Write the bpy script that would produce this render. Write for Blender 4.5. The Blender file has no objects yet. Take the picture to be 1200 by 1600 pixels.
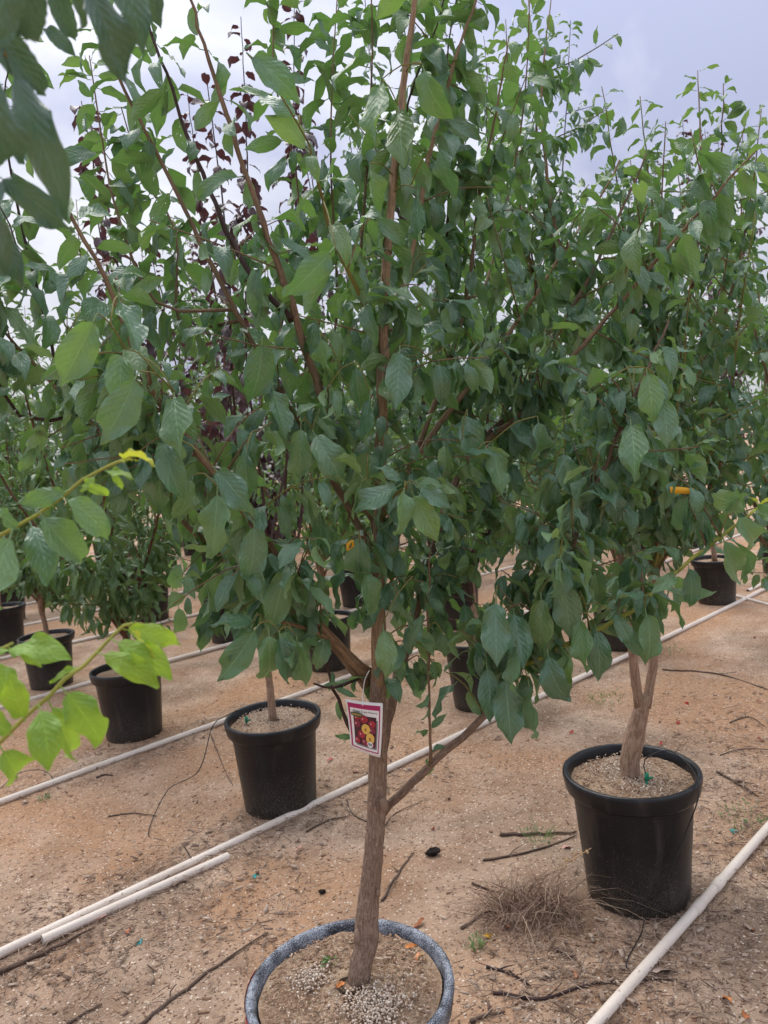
import bpy, bmesh, math, random
import numpy as np
from mathutils import Matrix, Vector, noise as mnoise

random.seed(7)
RNG = np.random.default_rng(11)
R = math.radians
scene = bpy.context.scene
COL = scene.collection

# ------------------------------------------------------------------ camera
F_PX, CX, CY = 1180.0, 600.0, 800.0            # the photograph is 1200 x 1600
PITCH, ROLL, EYE = R(4.4), R(5.0), 1.6
cam_data = bpy.data.cameras.new('camera')
cam = bpy.data.objects.new('camera', cam_data)
COL.objects.link(cam)
scene.camera = cam
cam_data.sensor_fit = 'VERTICAL'
cam_data.sensor_height = 36.0
cam_data.lens = 36.0 * F_PX / 1600.0
cam_data.clip_start = 0.02
cam_data.clip_end = 3000
cam.matrix_world = Matrix.Translation((0, 0, EYE)) @ Matrix.Rotation(R(90) - PITCH, 4, 'X') @ Matrix.Rotation(-ROLL, 4, 'Z')
cam_data.dof.use_dof = True
cam_data.dof.focus_distance = 1.75
cam_data.dof.aperture_fstop = 8.0

# ------------------------------------------------------------------ sky
world = bpy.data.worlds.new('World')
scene.world = world
world.use_nodes = True
SUN_EL, SUN_AZ = R(58), R(-25)                  # azimuth from +Y towards +X
def build_world():
    nt = world.node_tree; nt.nodes.clear()
    N = nt.nodes.new; L = nt.links.new
    out = N('ShaderNodeOutputWorld'); bg = N('ShaderNodeBackground')
    sky = N('ShaderNodeTexSky'); sky.sky_type = 'NISHITA'; sky.sun_disc = False
    sky.sun_elevation = SUN_EL; sky.sun_rotation = SUN_AZ
    tc = N('ShaderNodeTexCoord')
    sep = N('ShaderNodeSeparateXYZ'); L(tc.outputs['Generated'], sep.inputs[0])
    zc = N('ShaderNodeMath'); zc.operation = 'MAXIMUM'; L(sep.outputs['Z'], zc.inputs[0]); zc.inputs[1].default_value = 0.0
    za = N('ShaderNodeMath'); za.operation = 'ADD'; L(zc.outputs[0], za.inputs[0]); za.inputs[1].default_value = 0.35
    dx = N('ShaderNodeMath'); dx.operation = 'DIVIDE'; L(sep.outputs['X'], dx.inputs[0]); L(za.outputs[0], dx.inputs[1])
    dy = N('ShaderNodeMath'); dy.operation = 'DIVIDE'; L(sep.outputs['Y'], dy.inputs[0]); L(za.outputs[0], dy.inputs[1])
    cb = N('ShaderNodeCombineXYZ'); L(dx.outputs[0], cb.inputs[0]); L(dy.outputs[0], cb.inputs[1]); cb.inputs[2].default_value = 2.3
    nz = N('ShaderNodeTexNoise'); L(cb.outputs[0], nz.inputs['Vector'])
    nz.inputs['Scale'].default_value = 1.1; nz.inputs['Detail'].default_value = 7; nz.inputs['Roughness'].default_value = 0.56; nz.inputs['Distortion'].default_value = 0.25
    rp = N('ShaderNodeValToRGB'); L(nz.outputs['Fac'], rp.inputs[0])
    rp.color_ramp.elements[0].position = 0.40; rp.color_ramp.elements[0].color = (3.2, 3.4, 4.7, 1)
    rp.color_ramp.elements[1].position = 0.57; rp.color_ramp.elements[1].color = (6.3, 6.35, 6.75, 1)
    mx = N('ShaderNodeMix'); mx.data_type = 'RGBA'; mx.inputs['Factor'].default_value = 0.93
    L(sky.outputs[0], mx.inputs[6]); L(rp.outputs[0], mx.inputs[7])
    # an overcast sky is brightest overhead (CIE overcast law)
    g1 = N('ShaderNodeMath'); g1.operation = 'MULTIPLY_ADD'; L(zc.outputs[0], g1.inputs[0]); g1.inputs[1].default_value = 0.667; g1.inputs[2].default_value = 0.333
    vm = N('ShaderNodeVectorMath'); vm.operation = 'SCALE'; L(mx.outputs[2], vm.inputs[0]); L(g1.outputs[0], vm.inputs['Scale'])
    L(vm.outputs[0], bg.inputs[0]); bg.inputs[1].default_value = 0.12
    L(bg.outputs[0], out.inputs[0])
build_world()

# ------------------------------------------------------------------ sun behind the cloud
sun_data = bpy.data.lights.new('sun', 'SUN')
sun_data.energy = 1.5; sun_data.angle = R(50); sun_data.color = (1.0, 0.95, 0.87)
sun = bpy.data.objects.new('sun', sun_data); COL.objects.link(sun)
sd = Vector((math.sin(SUN_AZ) * math.cos(SUN_EL), math.cos(SUN_AZ) * math.cos(SUN_EL), math.sin(SUN_EL)))
sun.rotation_euler = sd.to_track_quat('Z', 'Y').to_euler()

vs = scene.view_settings
vs.view_transform = 'Standard'; vs.look = 'None'; vs.exposure = 1.28; vs.gamma = 1.0; vs.use_curve_mapping = False
scene.cycles.max_bounces = 5
scene.cycles.diffuse_bounces = 3
scene.cycles.glossy_bounces = 2
scene.cycles.adaptive_threshold = 0.02
scene.cycles.transparent_max_bounces = 6
scene.cycles.use_denoising = True
scene.cycles.sample_clamp_indirect = 6.0

# ------------------------------------------------------------------ survey helpers: where a sight line meets a plane
_cp, _sp, _cr, _sr = math.cos(PITCH), math.sin(PITCH), math.cos(ROLL), math.sin(ROLL)
FW = np.array([0, _cp, -_sp]); _rt = np.array([1.0, 0, 0]); _up = np.cross(_rt, FW)
RT = _cr * _rt - _sr * _up; UP = _sr * _rt + _cr * _up
EYEV = np.array([0, 0, EYE])
def _ray(px, py): return FW + RT * (px - CX) / F_PX - UP * (py - CY) / F_PX
def at(px, py, Y):                              # point of the sight line at world distance Y
    d = _ray(px, py); return EYEV + d * (Y / d[1])
def gp(px, py, z=0.0):                          # point of the sight line at height z
    d = _ray(px, py); return EYEV + d * ((z - EYE) / d[2])
def proj(P):
    d = np.asarray(P) - EYEV; z = d @ FW
    return CX + F_PX * (d @ RT) / z, CY - F_PX * (d @ UP) / z, z
AZ = R(47.4)                                    # direction of the nursery rows
U = np.array([math.sin(AZ), math.cos(AZ)]); NRM = np.array([U[1], -U[0]])
def row(u, n): return np.array([U[0] * u + NRM[0] * n, U[1] * u + NRM[1] * n])

# ------------------------------------------------------------------ object helpers
def mesh_arrays(name, verts, polys, uvs=None, mats=(), smooth=True, matidx=None, attr=None):
    """polys: list of (F,k) int arrays; uvs: per vertex."""
    me = bpy.data.meshes.new(name)
    verts = np.asarray(verts, np.float32)
    polys = [np.asarray(p, np.int32) for p in polys if len(p)]
    loops = np.concatenate([p.ravel() for p in polys])
    tot = np.concatenate([np.full(len(p), p.shape[1], np.int32) for p in polys])
    start = np.concatenate([[0], np.cumsum(tot)[:-1]]).astype(np.int32)
    me.vertices.add(len(verts)); me.vertices.foreach_set('co', verts.ravel())
    me.loops.add(len(loops)); me.loops.foreach_set('vertex_index', loops)
    me.polygons.add(len(tot)); me.polygons.foreach_set('loop_start', start); me.polygons.foreach_set('loop_total', tot)
    if smooth: me.polygons.foreach_set('use_smooth', np.ones(len(tot), bool))
    for m in mats: me.materials.append(m)
    if matidx is not None: me.polygons.foreach_set('material_index', np.asarray(matidx, np.int32))
    if uvs is not None:
        ul = me.uv_layers.new(name='UVMap')
        ul.data.foreach_set('uv', np.asarray(uvs, np.float32)[loops].ravel())
    if attr is not None:
        a = me.attributes.new('tone', 'FLOAT', 'POINT'); a.data.foreach_set('value', np.asarray(attr, np.float32))
    me.update(calc_edges=True)
    return me
def link(name, me, parent=None, loc=None):
    o = bpy.data.objects.new(name, me); COL.objects.link(o)
    if parent is not None: o.parent = parent
    if loc is not None: o.location = loc
    return o
def tag(o, label=None, cat=None, group=None, kind=None):
    if label: o['label'] = label
    if cat: o['category'] = cat
    if group: o['group'] = group
    if kind: o['kind'] = kind
    return o
def empty(name, loc, label, cat, group=None):
    o = bpy.data.objects.new(name, None); COL.objects.link(o); o.location = loc
    o.empty_display_size = 0.1
    return tag(o, label, cat, group)
class MB:                                        # collects pieces of one mesh
    def __init__(s): s.v = []; s.q = []; s.t = []; s.uv = []; s.n = 0
    def add(s, v, quads=(), tris=(), uv=None):
        v = np.asarray(v, float); s.v.append(v)
        if len(quads): s.q.append(np.asarray(quads) + s.n)
        if len(tris): s.t.append(np.asarray(tris) + s.n)
        s.uv.append(np.zeros((len(v), 2)) if uv is None else np.asarray(uv, float)); s.n += len(v)
    def mesh(s, name, mat, smooth=True, off=None):
        V = np.concatenate(s.v)
        if off is not None: V = V - np.asarray(off)
        P = []
        if s.q: P.append(np.concatenate(s.q))
        if s.t: P.append(np.concatenate(s.t))
        return mesh_arrays(name, V, P, np.concatenate(s.uv), [mat], smooth)
def spline(pts, step=0.04):
    P = np.asarray(pts, float)
    if len(P) < 3:
        n = max(2, int(np.linalg.norm(P[-1] - P[0]) / step) + 1)
        return P[0] + (P[-1] - P[0]) * np.linspace(0, 1, n)[:, None]
    E = np.vstack([2 * P[0] - P[1], P, 2 * P[-1] - P[-2]]); out = []
    for i in range(1, len(E) - 2):
        a, b, c, d = E[i - 1], E[i], E[i + 1], E[i + 2]
        n = max(2, int(np.linalg.norm(c - b) / step))
        t = np.linspace(0, 1, n, endpoint=False)[:, None]
        out.append(0.5 * (2 * b + (c - a) * t + (2 * a - 5 * b + 4 * c - d) * t * t + (3 * b - a - 3 * c + d) * t ** 3))
    out.append(P[-1:]); return np.concatenate(out)
def tube(path, radii, sides=8, jit=0.0, cap=True, rng=RNG):
    P = np.asarray(path, float); n = len(P); r = np.broadcast_to(np.asarray(radii, float), (n,))
    T = np.gradient(P, axis=0); T /= np.linalg.norm(T, axis=1)[:, None] + 1e-9
    a = np.array([1.0, 0, 0]) if abs(T[0][0]) < 0.8 else np.array([0, 1.0, 0])
    x = a - T[0] * (a @ T[0]); x /= np.linalg.norm(x); X = []
    for i in range(n):
        x = x - T[i] * (x @ T[i]); x /= np.linalg.norm(x) + 1e-9; X.append(x)
    X = np.array(X); Y = np.cross(T, X)
    th = np.linspace(0, 2 * math.pi, sides + 1)
    rr = r[:, None] * (1 + jit * rng.normal(0, 1, (n, sides + 1))); rr[:, -1] = rr[:, 0]
    V = P[:, None] + rr[..., None] * (np.cos(th)[None, :, None] * X[:, None] + np.sin(th)[None, :, None] * Y[:, None])
    ln = np.concatenate([[0], np.cumsum(np.linalg.norm(np.diff(P, axis=0), axis=1))])
    uv = np.stack(np.broadcast_arrays(th[None, :] / (2 * math.pi) * 0.15, ln[:, None]), -1).reshape(-1, 2)
    V = V.reshape(-1, 3); w = sides + 1
    i, j = np.meshgrid(np.arange(n - 1), np.arange(sides), indexing='ij'); i = i.ravel(); j = j.ravel()
    Q = np.stack([i * w + j, i * w + j + 1, (i + 1) * w + j + 1, (i + 1) * w + j], 1)
    tris = []
    if cap:
        V = np.vstack([V, P[0], P[-1]]); uv = np.vstack([uv, [0, 0], [0, ln[-1]]]); k0 = len(V) - 2
        for j in range(sides):
            tris.append((k0, j + 1, j)); tris.append((k0 + 1, (n - 1) * w + j, (n - 1) * w + j + 1))
    return V, Q, np.array(tris, int).reshape(-1, 3), uv
def tube_obj(name, path, radii, mat, parent=None, off=(0, 0, 0), sides=8, jit=0.0, rng=RNG):
    mb = MB(); v, q, t, uv = tube(path, radii, sides, jit, True, rng); mb.add(v, q, t, uv)
    return link(name, mb.mesh(name, mat, True, off), parent)
def lathe(profile, seg=48):
    th = np.linspace(0, 2 * math.pi, seg, endpoint=False); pr = np.asarray(profile, float); n = len(pr)
    V = np.stack([pr[:, None, 0] * np.cos(th), pr[:, None, 0] * np.sin(th), np.broadcast_to(pr[:, None, 1], (n, seg))], -1).reshape(-1, 3)
    i, j = np.meshgrid(np.arange(n - 1), np.arange(seg), indexing='ij'); i = i.ravel(); j = j.ravel(); j2 = (j + 1) % seg
    return V, np.stack([i * seg + j, i * seg + j2, (i + 1) * seg + j2, (i + 1) * seg + j], 1)

# ------------------------------------------------------------------ materials
class NT:
    def __init__(s, name):
        s.m = bpy.data.materials.new(name); s.m.use_nodes = True; s.t = s.m.node_tree; s.t.nodes.clear()
        s.out = s.n('ShaderNodeOutputMaterial')
    def n(s, ty, **k):
        x = s.t.nodes.new(ty)
        for a, b in k.items(): setattr(x, a, b)
        return x
    def l(s, a, b): s.t.links.new(a, b)
    def val(s, x, sock):
        if isinstance(x, (int, float)): sock.default_value = x
        elif isinstance(x, tuple): sock.default_value = x if len(x) == 4 or sock.type == 'VECTOR' else (*x, 1)
        else: s.l(x, sock)
    def math(s, op, a, b=0.0, c=0.0, clamp=False):
        x = s.n('ShaderNodeMath', operation=op, use_clamp=clamp)
        s.val(a, x.inputs[0]); s.val(b, x.inputs[1]); s.val(c, x.inputs[2]); return x.outputs[0]
    def mix(s, f, a, b, blend='MIX'):
        x = s.n('ShaderNodeMix', data_type='RGBA', blend_type=blend)
        s.val(f, x.inputs['Factor']); s.val(a, x.inputs[6]); s.val(b, x.inputs[7]); return x.outputs[2]
    def ramp(s, f, lo, hi): 
        x = s.n('ShaderNodeMapRange', clamp=True); s.val(f, x.inputs[0]); x.inputs[1].default_value = lo; x.inputs[2].default_value = hi
        return x.outputs[0]
    def noise(s, vec, scale, detail=4, rough=0.55, dist=0.0, out='Fac'):
        x = s.n('ShaderNodeTexNoise'); s.val(vec, x.inputs['Vector']) if vec is not None else None
        x.inputs['Scale'].default_value = scale; x.inputs['Detail'].default_value = detail; x.inputs['Roughness'].default_value = rough; x.inputs['Distortion'].default_value = dist
        return x.outputs[out]
    def voro(s, vec, scale, out='Distance', feature='F1'):
        x = s.n('ShaderNodeTexVoronoi', feature=feature); s.val(vec, x.inputs['Vector']); x.inputs['Scale'].default_value = scale
        return x.outputs[out]
    def mapping(s, vec, scale=(1, 1, 1), loc=(0, 0, 0)):
        x = s.n('ShaderNodeMapping'); s.val(vec, x.inputs['Vector']); x.inputs['Scale'].default_value = scale; x.inputs['Location'].default_value = loc
        return x.outputs[0]
    def coord(s, which='Object'): return s.n('ShaderNodeTexCoord').outputs[which]
    def bump(s, h, strength=0.3, dist=0.01):
        x = s.n('ShaderNodeBump'); s.val(h, x.inputs['Height']); x.inputs['Strength'].default_value = strength; x.inputs['Distance'].default_value = dist
        return x.outputs[0]
    def bsdf(s, color, rough=0.6, spec=0.5, normal=None):
        x = s.n('ShaderNodeBsdfPrincipled'); s.val(color, x.inputs['Base Color']); s.val(rough, x.inputs['Roughness']); s.val(spec, x.inputs['Specular IOR Level'])
        if normal is not None: s.l(normal, x.inputs['Normal'])
        return x
    def done(s, sh): s.l(sh.outputs[0] if hasattr(sh, 'outputs') else sh, s.out.inputs[0]); return s.m

def leaf_material(name, dark, light, back, trans, transfac=0.27, rough=0.42, holes=False, spec=0.85, simple=False):
    a = NT(name)
    uv = a.coord('UV'); sep = a.n('ShaderNodeSeparateXYZ'); a.l(uv, sep.inputs[0])
    x = a.math('ABSOLUTE', a.math('SUBTRACT', sep.outputs[0], 0.5)); y = sep.outputs[1]
    at_ = a.n('ShaderNodeAttribute', attribute_name='tone')
    rnd = a.math('FRACT', a.math('ADD', at_.outputs['Fac'], a.n('ShaderNodeObjectInfo').outputs['Random']))
    vec = a.n('ShaderNodeCombineXYZ'); a.l(sep.outputs[0], vec.inputs[0]); a.l(y, vec.inputs[1]); a.l(a.math('MULTIPLY', rnd, 37.0), vec.inputs[2])
    mott = a.noise(vec.outputs[0], 3.0, 3)
    # veins: a midrib, and side veins sweeping forward
    mid = a.ramp(x, 0.022, 0.006)
    sv = a.math('SINE', a.math('MULTIPLY', a.math('SUBTRACT', y, a.math('MULTIPLY', x, 0.55)), 56.0))
    side = a.math('MULTIPLY', a.ramp(sv, 0.86, 1.0), a.ramp(x, 0.46, 0.2))
    vein = a.math('MAXIMUM', mid, a.math('MULTIPLY', side, 0.16))
    f = a.math('ADD', a.math('MULTIPLY', rnd, 0.65), a.math('MULTIPLY', mott, 0.4), clamp=True)
    top = a.mix(f, dark, light)
    yl = a.math('MULTIPLY', a.ramp(a.math('FRACT', a.math('MULTIPLY', rnd, 7.31)), 0.86, 0.95), 0.55)
    top = a.mix(yl, top, (light[0] * 1.35, light[1] * 1.1, light[2] * .45))
    top = a.mix(a.math('MULTIPLY', vein, 0.5), top, tuple(min(1, c * 1.8 + 0.03) for c in light))
    bk = a.mix(a.math('MULTIPLY', vein, 0.6), back, tuple(min(1, c * 1.4 + 0.03) for c in back))
    geo = a.n('ShaderNodeNewGeometry')
    col = a.mix(geo.outputs['Backfacing'], top, bk)
    spots = a.ramp(a.noise(vec.outputs[0], 9.0, 2), 0.72, 0.78)
    col = a.mix(a.math('MULTIPLY', spots, 0.5), col, (0.16, 0.11, 0.05))
    h = a.math('ADD', a.math('MULTIPLY', sv, 0.06), a.noise(vec.outputs[0], 6.0, 3))
    nrm = a.bump(h, 0.6, 0.006)
    rg = a.math('ADD', a.math('MULTIPLY', mott, 0.2), rough - 0.1)
    p = a.bsdf(col, a.math('ADD', rg, a.math('MULTIPLY', geo.outputs['Backfacing'], 0.15)), spec, None if simple else nrm)
    p.inputs['Sheen Weight'].default_value = 0.08; p.inputs['Sheen Roughness'].default_value = 0.45; p.inputs['Sheen Tint'].default_value = (0.85, 0.93, 1.0, 1)
    tr = a.n('ShaderNodeBsdfTranslucent'); a.val(a.mix(f, tuple(c * 0.8 for c in trans), trans), tr.inputs[0])
    ms = a.n('ShaderNodeMixShader'); ms.inputs[0].default_value = transfac
    a.l(p.outputs[0], ms.inputs[1]); a.l(tr.outputs[0], ms.inputs[2])
    sh = ms
    if holes:
        ho = a.voro(vec.outputs[0], 5.5)
        gate = a.ramp(rnd, 0.45, 0.75)
        sz = a.math('MULTIPLY', gate, a.math('SUBTRACT', a.noise(vec.outputs[0], 2.3, 1), 0.42))
        hole = a.math('LESS_THAN', ho, sz)
        tp = a.n('ShaderNodeBsdfTransparent'); m2 = a.n('ShaderNodeMixShader')
        a.l(hole, m2.inputs[0]); a.l(ms.outputs[0], m2.inputs[1]); a.l(tp.outputs[0], m2.inputs[2]); sh = m2
    return a.done(sh)
_g = ((0.045, 0.125, 0.066), (0.130, 0.250, 0.150), (0.15, 0.26, 0.115), (0.17, 0.38, 0.06))
GREEN_SHADE = leaf_material('shaded_plum_leaf', (0.030, 0.085, 0.055), (0.060, 0.140, 0.085), (0.08, 0.16, 0.09), (0.10, 0.22, 0.07), 0.16, 0.36)  # plum leaf with shade painted into its colour, for the near tree's upper leaves
GREEN = leaf_material('plum_leaf', *_g, rough=0.30)
GREEN_H = leaf_material('bitten_plum_leaf', *_g, rough=0.30, holes=True)
GREEN2 = leaf_material('plum_leaf_pale', (0.075, 0.175, 0.07), (0.145, 0.28, 0.115), (0.17, 0.29, 0.11), (0.26, 0.48, 0.08))
PEACH = leaf_material('narrow_leaf', (0.045, 0.120, 0.036), (0.11, 0.215, 0.07), (0.10, 0.18, 0.07), (0.16, 0.32, 0.05))
FAR_G = leaf_material('far_leaf', (0.055, 0.135, 0.048), (0.12, 0.225, 0.085), (0.10, 0.18, 0.07), (0.16, 0.32, 0.05), simple=True)
FAR_P = leaf_material('far_purple_leaf', (0.028, 0.018, 0.024), (0.065, 0.030, 0.036), (0.085, 0.045, 0.05), (0.12, 0.03, 0.04), 0.15, simple=True)
LIME = leaf_material('young_leaf', (0.13, 0.31, 0.030), (0.23, 0.43, 0.04), (0.26, 0.42, 0.08), (0.42, 0.62, 0.05), 0.4, 0.45)
TIPY = leaf_material('shoot_tip_leaf', (0.40, 0.50, 0.03), (0.55, 0.62, 0.05), (0.5, 0.6, 0.08), (0.65, 0.7, 0.05), 0.4, 0.45)
PURPLE = leaf_material('purple_leaf', (0.022, 0.014, 0.020), (0.062, 0.026, 0.034), (0.085, 0.045, 0.052), (0.13, 0.025, 0.04), 0.16, 0.38)
GREYP = leaf_material('purple_green_leaf', (0.035, 0.050, 0.042), (0.075, 0.080, 0.070), (0.08, 0.06, 0.06), (0.14, 0.07, 0.05), 0.2, 0.38)

def bark_material(name, base, dark, light, scale=1.0, strength=0.7):
    a = NT(name); uv = a.coord('UV')
    v1 = a.mapping(uv, (150 * scale, 26 * scale, 1)); v2 = a.mapping(uv, (30 * scale, 70 * scale, 1))
    n1 = a.noise(v1, 1.0, 5, 0.6, 0.6); n2 = a.noise(v2, 1.0, 3); n3 = a.noise(a.coord('Object'), 9.0, 3)
    c = a.mix(a.ramp(n1, 0.42, 0.57), dark, base)
    c = a.mix(a.math('MULTIPLY', a.ramp(n2, 0.55, 0.75), 0.6), c, light)
    c = a.mix(a.math('MULTIPLY', a.ramp(n3, 0.45, 0.7), 0.45), c, tuple(x * 0.55 for x in base))
    nr = a.bump(a.math('ADD', n1, a.math('MULTIPLY', n2, 0.4)), strength, 0.006)
    return a.done(a.bsdf(c, 0.75, 0.25, nr))
BARK = bark_material('old_bark', (0.34, 0.240, 0.175), (0.19, 0.125, 0.09), (0.45, 0.35, 0.27), 1.9, 1.0)
BARK_TAN = bark_material('tan_bark', (0.36, 0.245, 0.17), (0.22, 0.14, 0.095), (0.44, 0.33, 0.25), 1.0, 0.35)
LEADER = bark_material('golden_bark', (0.34, 0.235, 0.145), (0.20, 0.135, 0.085), (0.43, 0.33, 0.22), 1.0, 0.5)
TWIG = bark_material('twig_bark', (0.24, 0.16, 0.095), (0.13, 0.085, 0.055), (0.34, 0.25, 0.17), 0.8, 0.3)
SHOOT = bark_material('green_shoot', (0.21, 0.20, 0.06), (0.13, 0.12, 0.04), (0.28, 0.27, 0.10), 0.6, 0.2)
YSHOOT = bark_material('yellow_green_shoot', (0.36, 0.38, 0.08), (0.26, 0.27, 0.06), (0.42, 0.44, 0.12), 0.6, 0.2)
REDBARK = bark_material('red_bark', (0.17, 0.075, 0.045), (0.08, 0.04, 0.03), (0.26, 0.15, 0.10), 0.9, 0.35)
DARKTWIG = bark_material('dark_twig', (0.075, 0.045, 0.04), (0.035, 0.022, 0.02), (0.12, 0.08, 0.07), 0.9, 0.3)
DEADWOOD = bark_material('dead_wood', (0.17, 0.115, 0.085), (0.075, 0.05, 0.04), (0.28, 0.21, 0.16), 1.0, 0.5)

def ground_material():
    a = NT('sandy_ground'); o = a.coord('Object')
    big = a.noise(o, 0.75, 4, 0.55, 0.5); med = a.noise(o, 3.1, 4, 0.6, 0.3); fine = a.noise(o, 34.0, 4, 0.7); grit = a.noise(o, 160.0, 2, 0.7)
    c = a.mix(a.ramp(med, 0.35, 0.66), (0.305, 0.19, 0.12), (0.525, 0.38, 0.275))
    c = a.mix(a.math('MULTIPLY', a.ramp(big, 0.48, 0.60), 0.8), c, (0.44, 0.25, 0.138))       # orange sand
    c = a.mix(a.math('MULTIPLY', a.ramp(big, 0.47, 0.36), 0.65), c, (0.19, 0.14, 0.10))      # damp grey soil
    c = a.mix(a.math('MULTIPLY', a.ramp(fine, 0.46, 0.30), 0.8), c, (0.15, 0.09, 0.06))
    c = a.mix(a.math('MULTIPLY', a.ramp(grit, 0.54, 0.74), 0.55), c, (0.66, 0.54, 0.42))
    v = a.n('ShaderNodeTexVoronoi'); a.l(a.mapping(o, (1, 1, 0.2)), v.inputs['Vector']); v.inputs['Scale'].default_value = 95.0; v.inputs['Randomness'].default_value = 1.0
    sc = a.n('ShaderNodeSeparateColor'); a.l(v.outputs['Color'], sc.inputs[0])
    chip = a.math('MULTIPLY', a.math('GREATER_THAN', sc.outputs[0], 0.80), a.math('LESS_THAN', v.outputs['Distance'], 0.42))
    c = a.mix(a.math('MULTIPLY', chip, a.ramp(sc.outputs[1], 0.0, 1.0)), c, (0.78, 0.66, 0.53))
    dk = a.math('MULTIPLY', a.math('LESS_THAN', sc.outputs[0], 0.10), a.math('LESS_THAN', v.outputs['Distance'], 0.42))
    c = a.mix(a.math('MULTIPLY', dk, 0.8), c, (0.09, 0.05, 0.035))
    h = a.math('ADD', a.math('MULTIPLY', fine, 1.0), a.math('ADD', a.math('MULTIPLY', grit, 0.45), a.math('MULTIPLY', chip, 0.25)))
    return a.done(a.bsdf(c, 0.95, 0.1, a.bump(h, 0.9, 0.014)))
GROUND = ground_material()
def plain(name, color, rough=0.6, spec=0.4, var=0.25, scale=20.0, bump=0.1, coord='Object'):
    a = NT(name); o = a.coord(coord); n = a.noise(o, scale, 4)
    c = a.mix(a.ramp(n, 0.3, 0.7), tuple(x * (1 - var) for x in color), tuple(min(1, x * (1 + var)) for x in color))
    return a.done(a.bsdf(c, rough, spec, a.bump(n, bump, 0.003)))
def chip_material(name, cols):
    a = NT(name); at_ = a.n('ShaderNodeAttribute', attribute_name='tone').outputs['Fac']
    r = a.n('ShaderNodeValToRGB'); a.l(at_, r.inputs[0]); cr = r.color_ramp
    while len(cr.elements) < len(cols): cr.elements.new(0.5)
    for i, c in enumerate(cols): cr.elements[i].position = i / (len(cols) - 1); cr.elements[i].color = (*c, 1)
    n = a.noise(a.coord('Object'), 60.0, 3)
    return a.done(a.bsdf(a.mix(a.ramp(n, 0.3, 0.7), r.outputs[0], a.mix(0.4, r.outputs[0], (0.1, 0.06, 0.04))), 0.9, 0.15))
def pot_material(name='black_plastic', speck=False):
    a = NT(name); o = a.coord('Object'); sep = a.n('ShaderNodeSeparateXYZ'); a.l(o, sep.inputs[0]); z = sep.outputs[2]
    sh_ = a.n('ShaderNodeVectorMath', operation='ADD'); a.l(o, sh_.inputs[0]); a.l(a.n('ShaderNodeNewGeometry').outputs['Position'], sh_.inputs[1]); o = sh_.outputs[0]
    n = a.noise(o, 6.0, 4); f = a.noise(o, 120.0, 3, 0.7)
    c = a.mix(n, (0.006, 0.0065, 0.008), (0.013, 0.014, 0.017))
    v = a.n('ShaderNodeTexVoronoi'); a.l(o, v.inputs['Vector']); v.inputs['Scale'].default_value = 130.0
    sc = a.n('ShaderNodeSeparateColor'); a.l(v.outputs['Color'], sc.inputs[0])
    low = a.math('MULTIPLY', a.ramp(a.math('ADD', z, a.math('MULTIPLY', n, 0.16)), 0.31, 0.02), 1.0)
    dust = a.math('MULTIPLY', low, a.ramp(f, 0.42, 0.68))
    c = a.mix(a.math('MULTIPLY', dust, 0.85), c, (0.19, 0.155, 0.115))
    sp = a.math('MULTIPLY', a.math('GREATER_THAN', sc.outputs[0], 0.86), a.math('LESS_THAN', v.outputs['Distance'], 0.24))
    sp = a.math('MULTIPLY', sp, a.ramp(z, 0.42, 0.05))
    c = a.mix(a.math('MULTIPLY', sp, 0.7), c, (0.38, 0.32, 0.25))
    if speck:
        w = a.noise(o, 210.0, 3, 0.75); w2 = a.noise(o, 11.0, 3)
        m = a.ramp(a.math('ADD', w, a.math('MULTIPLY', w2, 0.35)), 0.68, 0.76)
        c = a.mix(a.math('MULTIPLY', m, 0.8), a.mix(a.ramp(w2, 0.3, 0.65), c, (0.075, 0.09, 0.125)), (0.48, 0.52, 0.58))
    stx = a.noise(a.mapping(o, (14, 14, 1.2)), 1.0, 3)
    c = a.mix(a.math('MULTIPLY', a.ramp(stx, 0.55, 0.72), 0.16), c, (0.16, 0.14, 0.12))
    rg = a.math('ADD', a.math('MULTIPLY', dust, 0.3), 0.36 if not speck else 0.5)
    return a.done(a.bsdf(c, rg, 0.35, a.bump(f, 0.06, 0.002)))
POT = pot_material(); POT_SPECK = pot_material('paint_dusted_plastic', True)
def soil_material():
    a = NT('potting_mix'); o = a.coord('Object'); n = a.noise(o, 14.0, 5); f = a.noise(o, 130.0, 4, 0.7)
    c = a.mix(a.ramp(n, 0.35, 0.65), (0.28, 0.18, 0.115), (0.44, 0.32, 0.22))
    c = a.mix(a.math('MULTIPLY', a.ramp(f, 0.5, 0.7), 0.6), c, (0.60, 0.50, 0.40))
    c = a.mix(a.math('MULTIPLY', a.ramp(f, 0.45, 0.3), 0.7), c, (0.12, 0.07, 0.045))
    return a.done(a.bsdf(c, 0.95, 0.1, a.bump(f, 0.9, 0.008)))
SOIL = soil_material()
def pvc_material():
    a = NT('white_pvc'); o = a.coord('Object'); n = a.noise(o, 5.0, 5, 0.6); f = a.noise(o, 60.0, 4, 0.65)
    c = a.mix(a.math('MULTIPLY', a.ramp(n, 0.42, 0.7), 0.4), (0.70, 0.62, 0.54), (0.50, 0.39, 0.30))
    c = a.mix(a.math('MULTIPLY', a.ramp(f, 0.62, 0.72), 0.75), c, (0.20, 0.13, 0.09))
    return a.done(a.bsdf(c, 0.5, 0.4))
PVC = pvc_material()
RUBBER = plain('black_rubber', (0.014, 0.014, 0.015), 0.45, 0.4)
GREENPL = plain('green_plastic', (0.01, 0.22, 0.12), 0.4)
ORANGE = plain('orange_tape', (0.78, 0.40, 0.02), 0.5, 0.4, 0.1)
RED = plain('red_tape', (0.45, 0.02, 0.03), 0.4)
CHARRED = plain('dark_clod', (0.025, 0.020, 0.018), 0.9, 0.1, 0.5, 60, 0.6)
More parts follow.
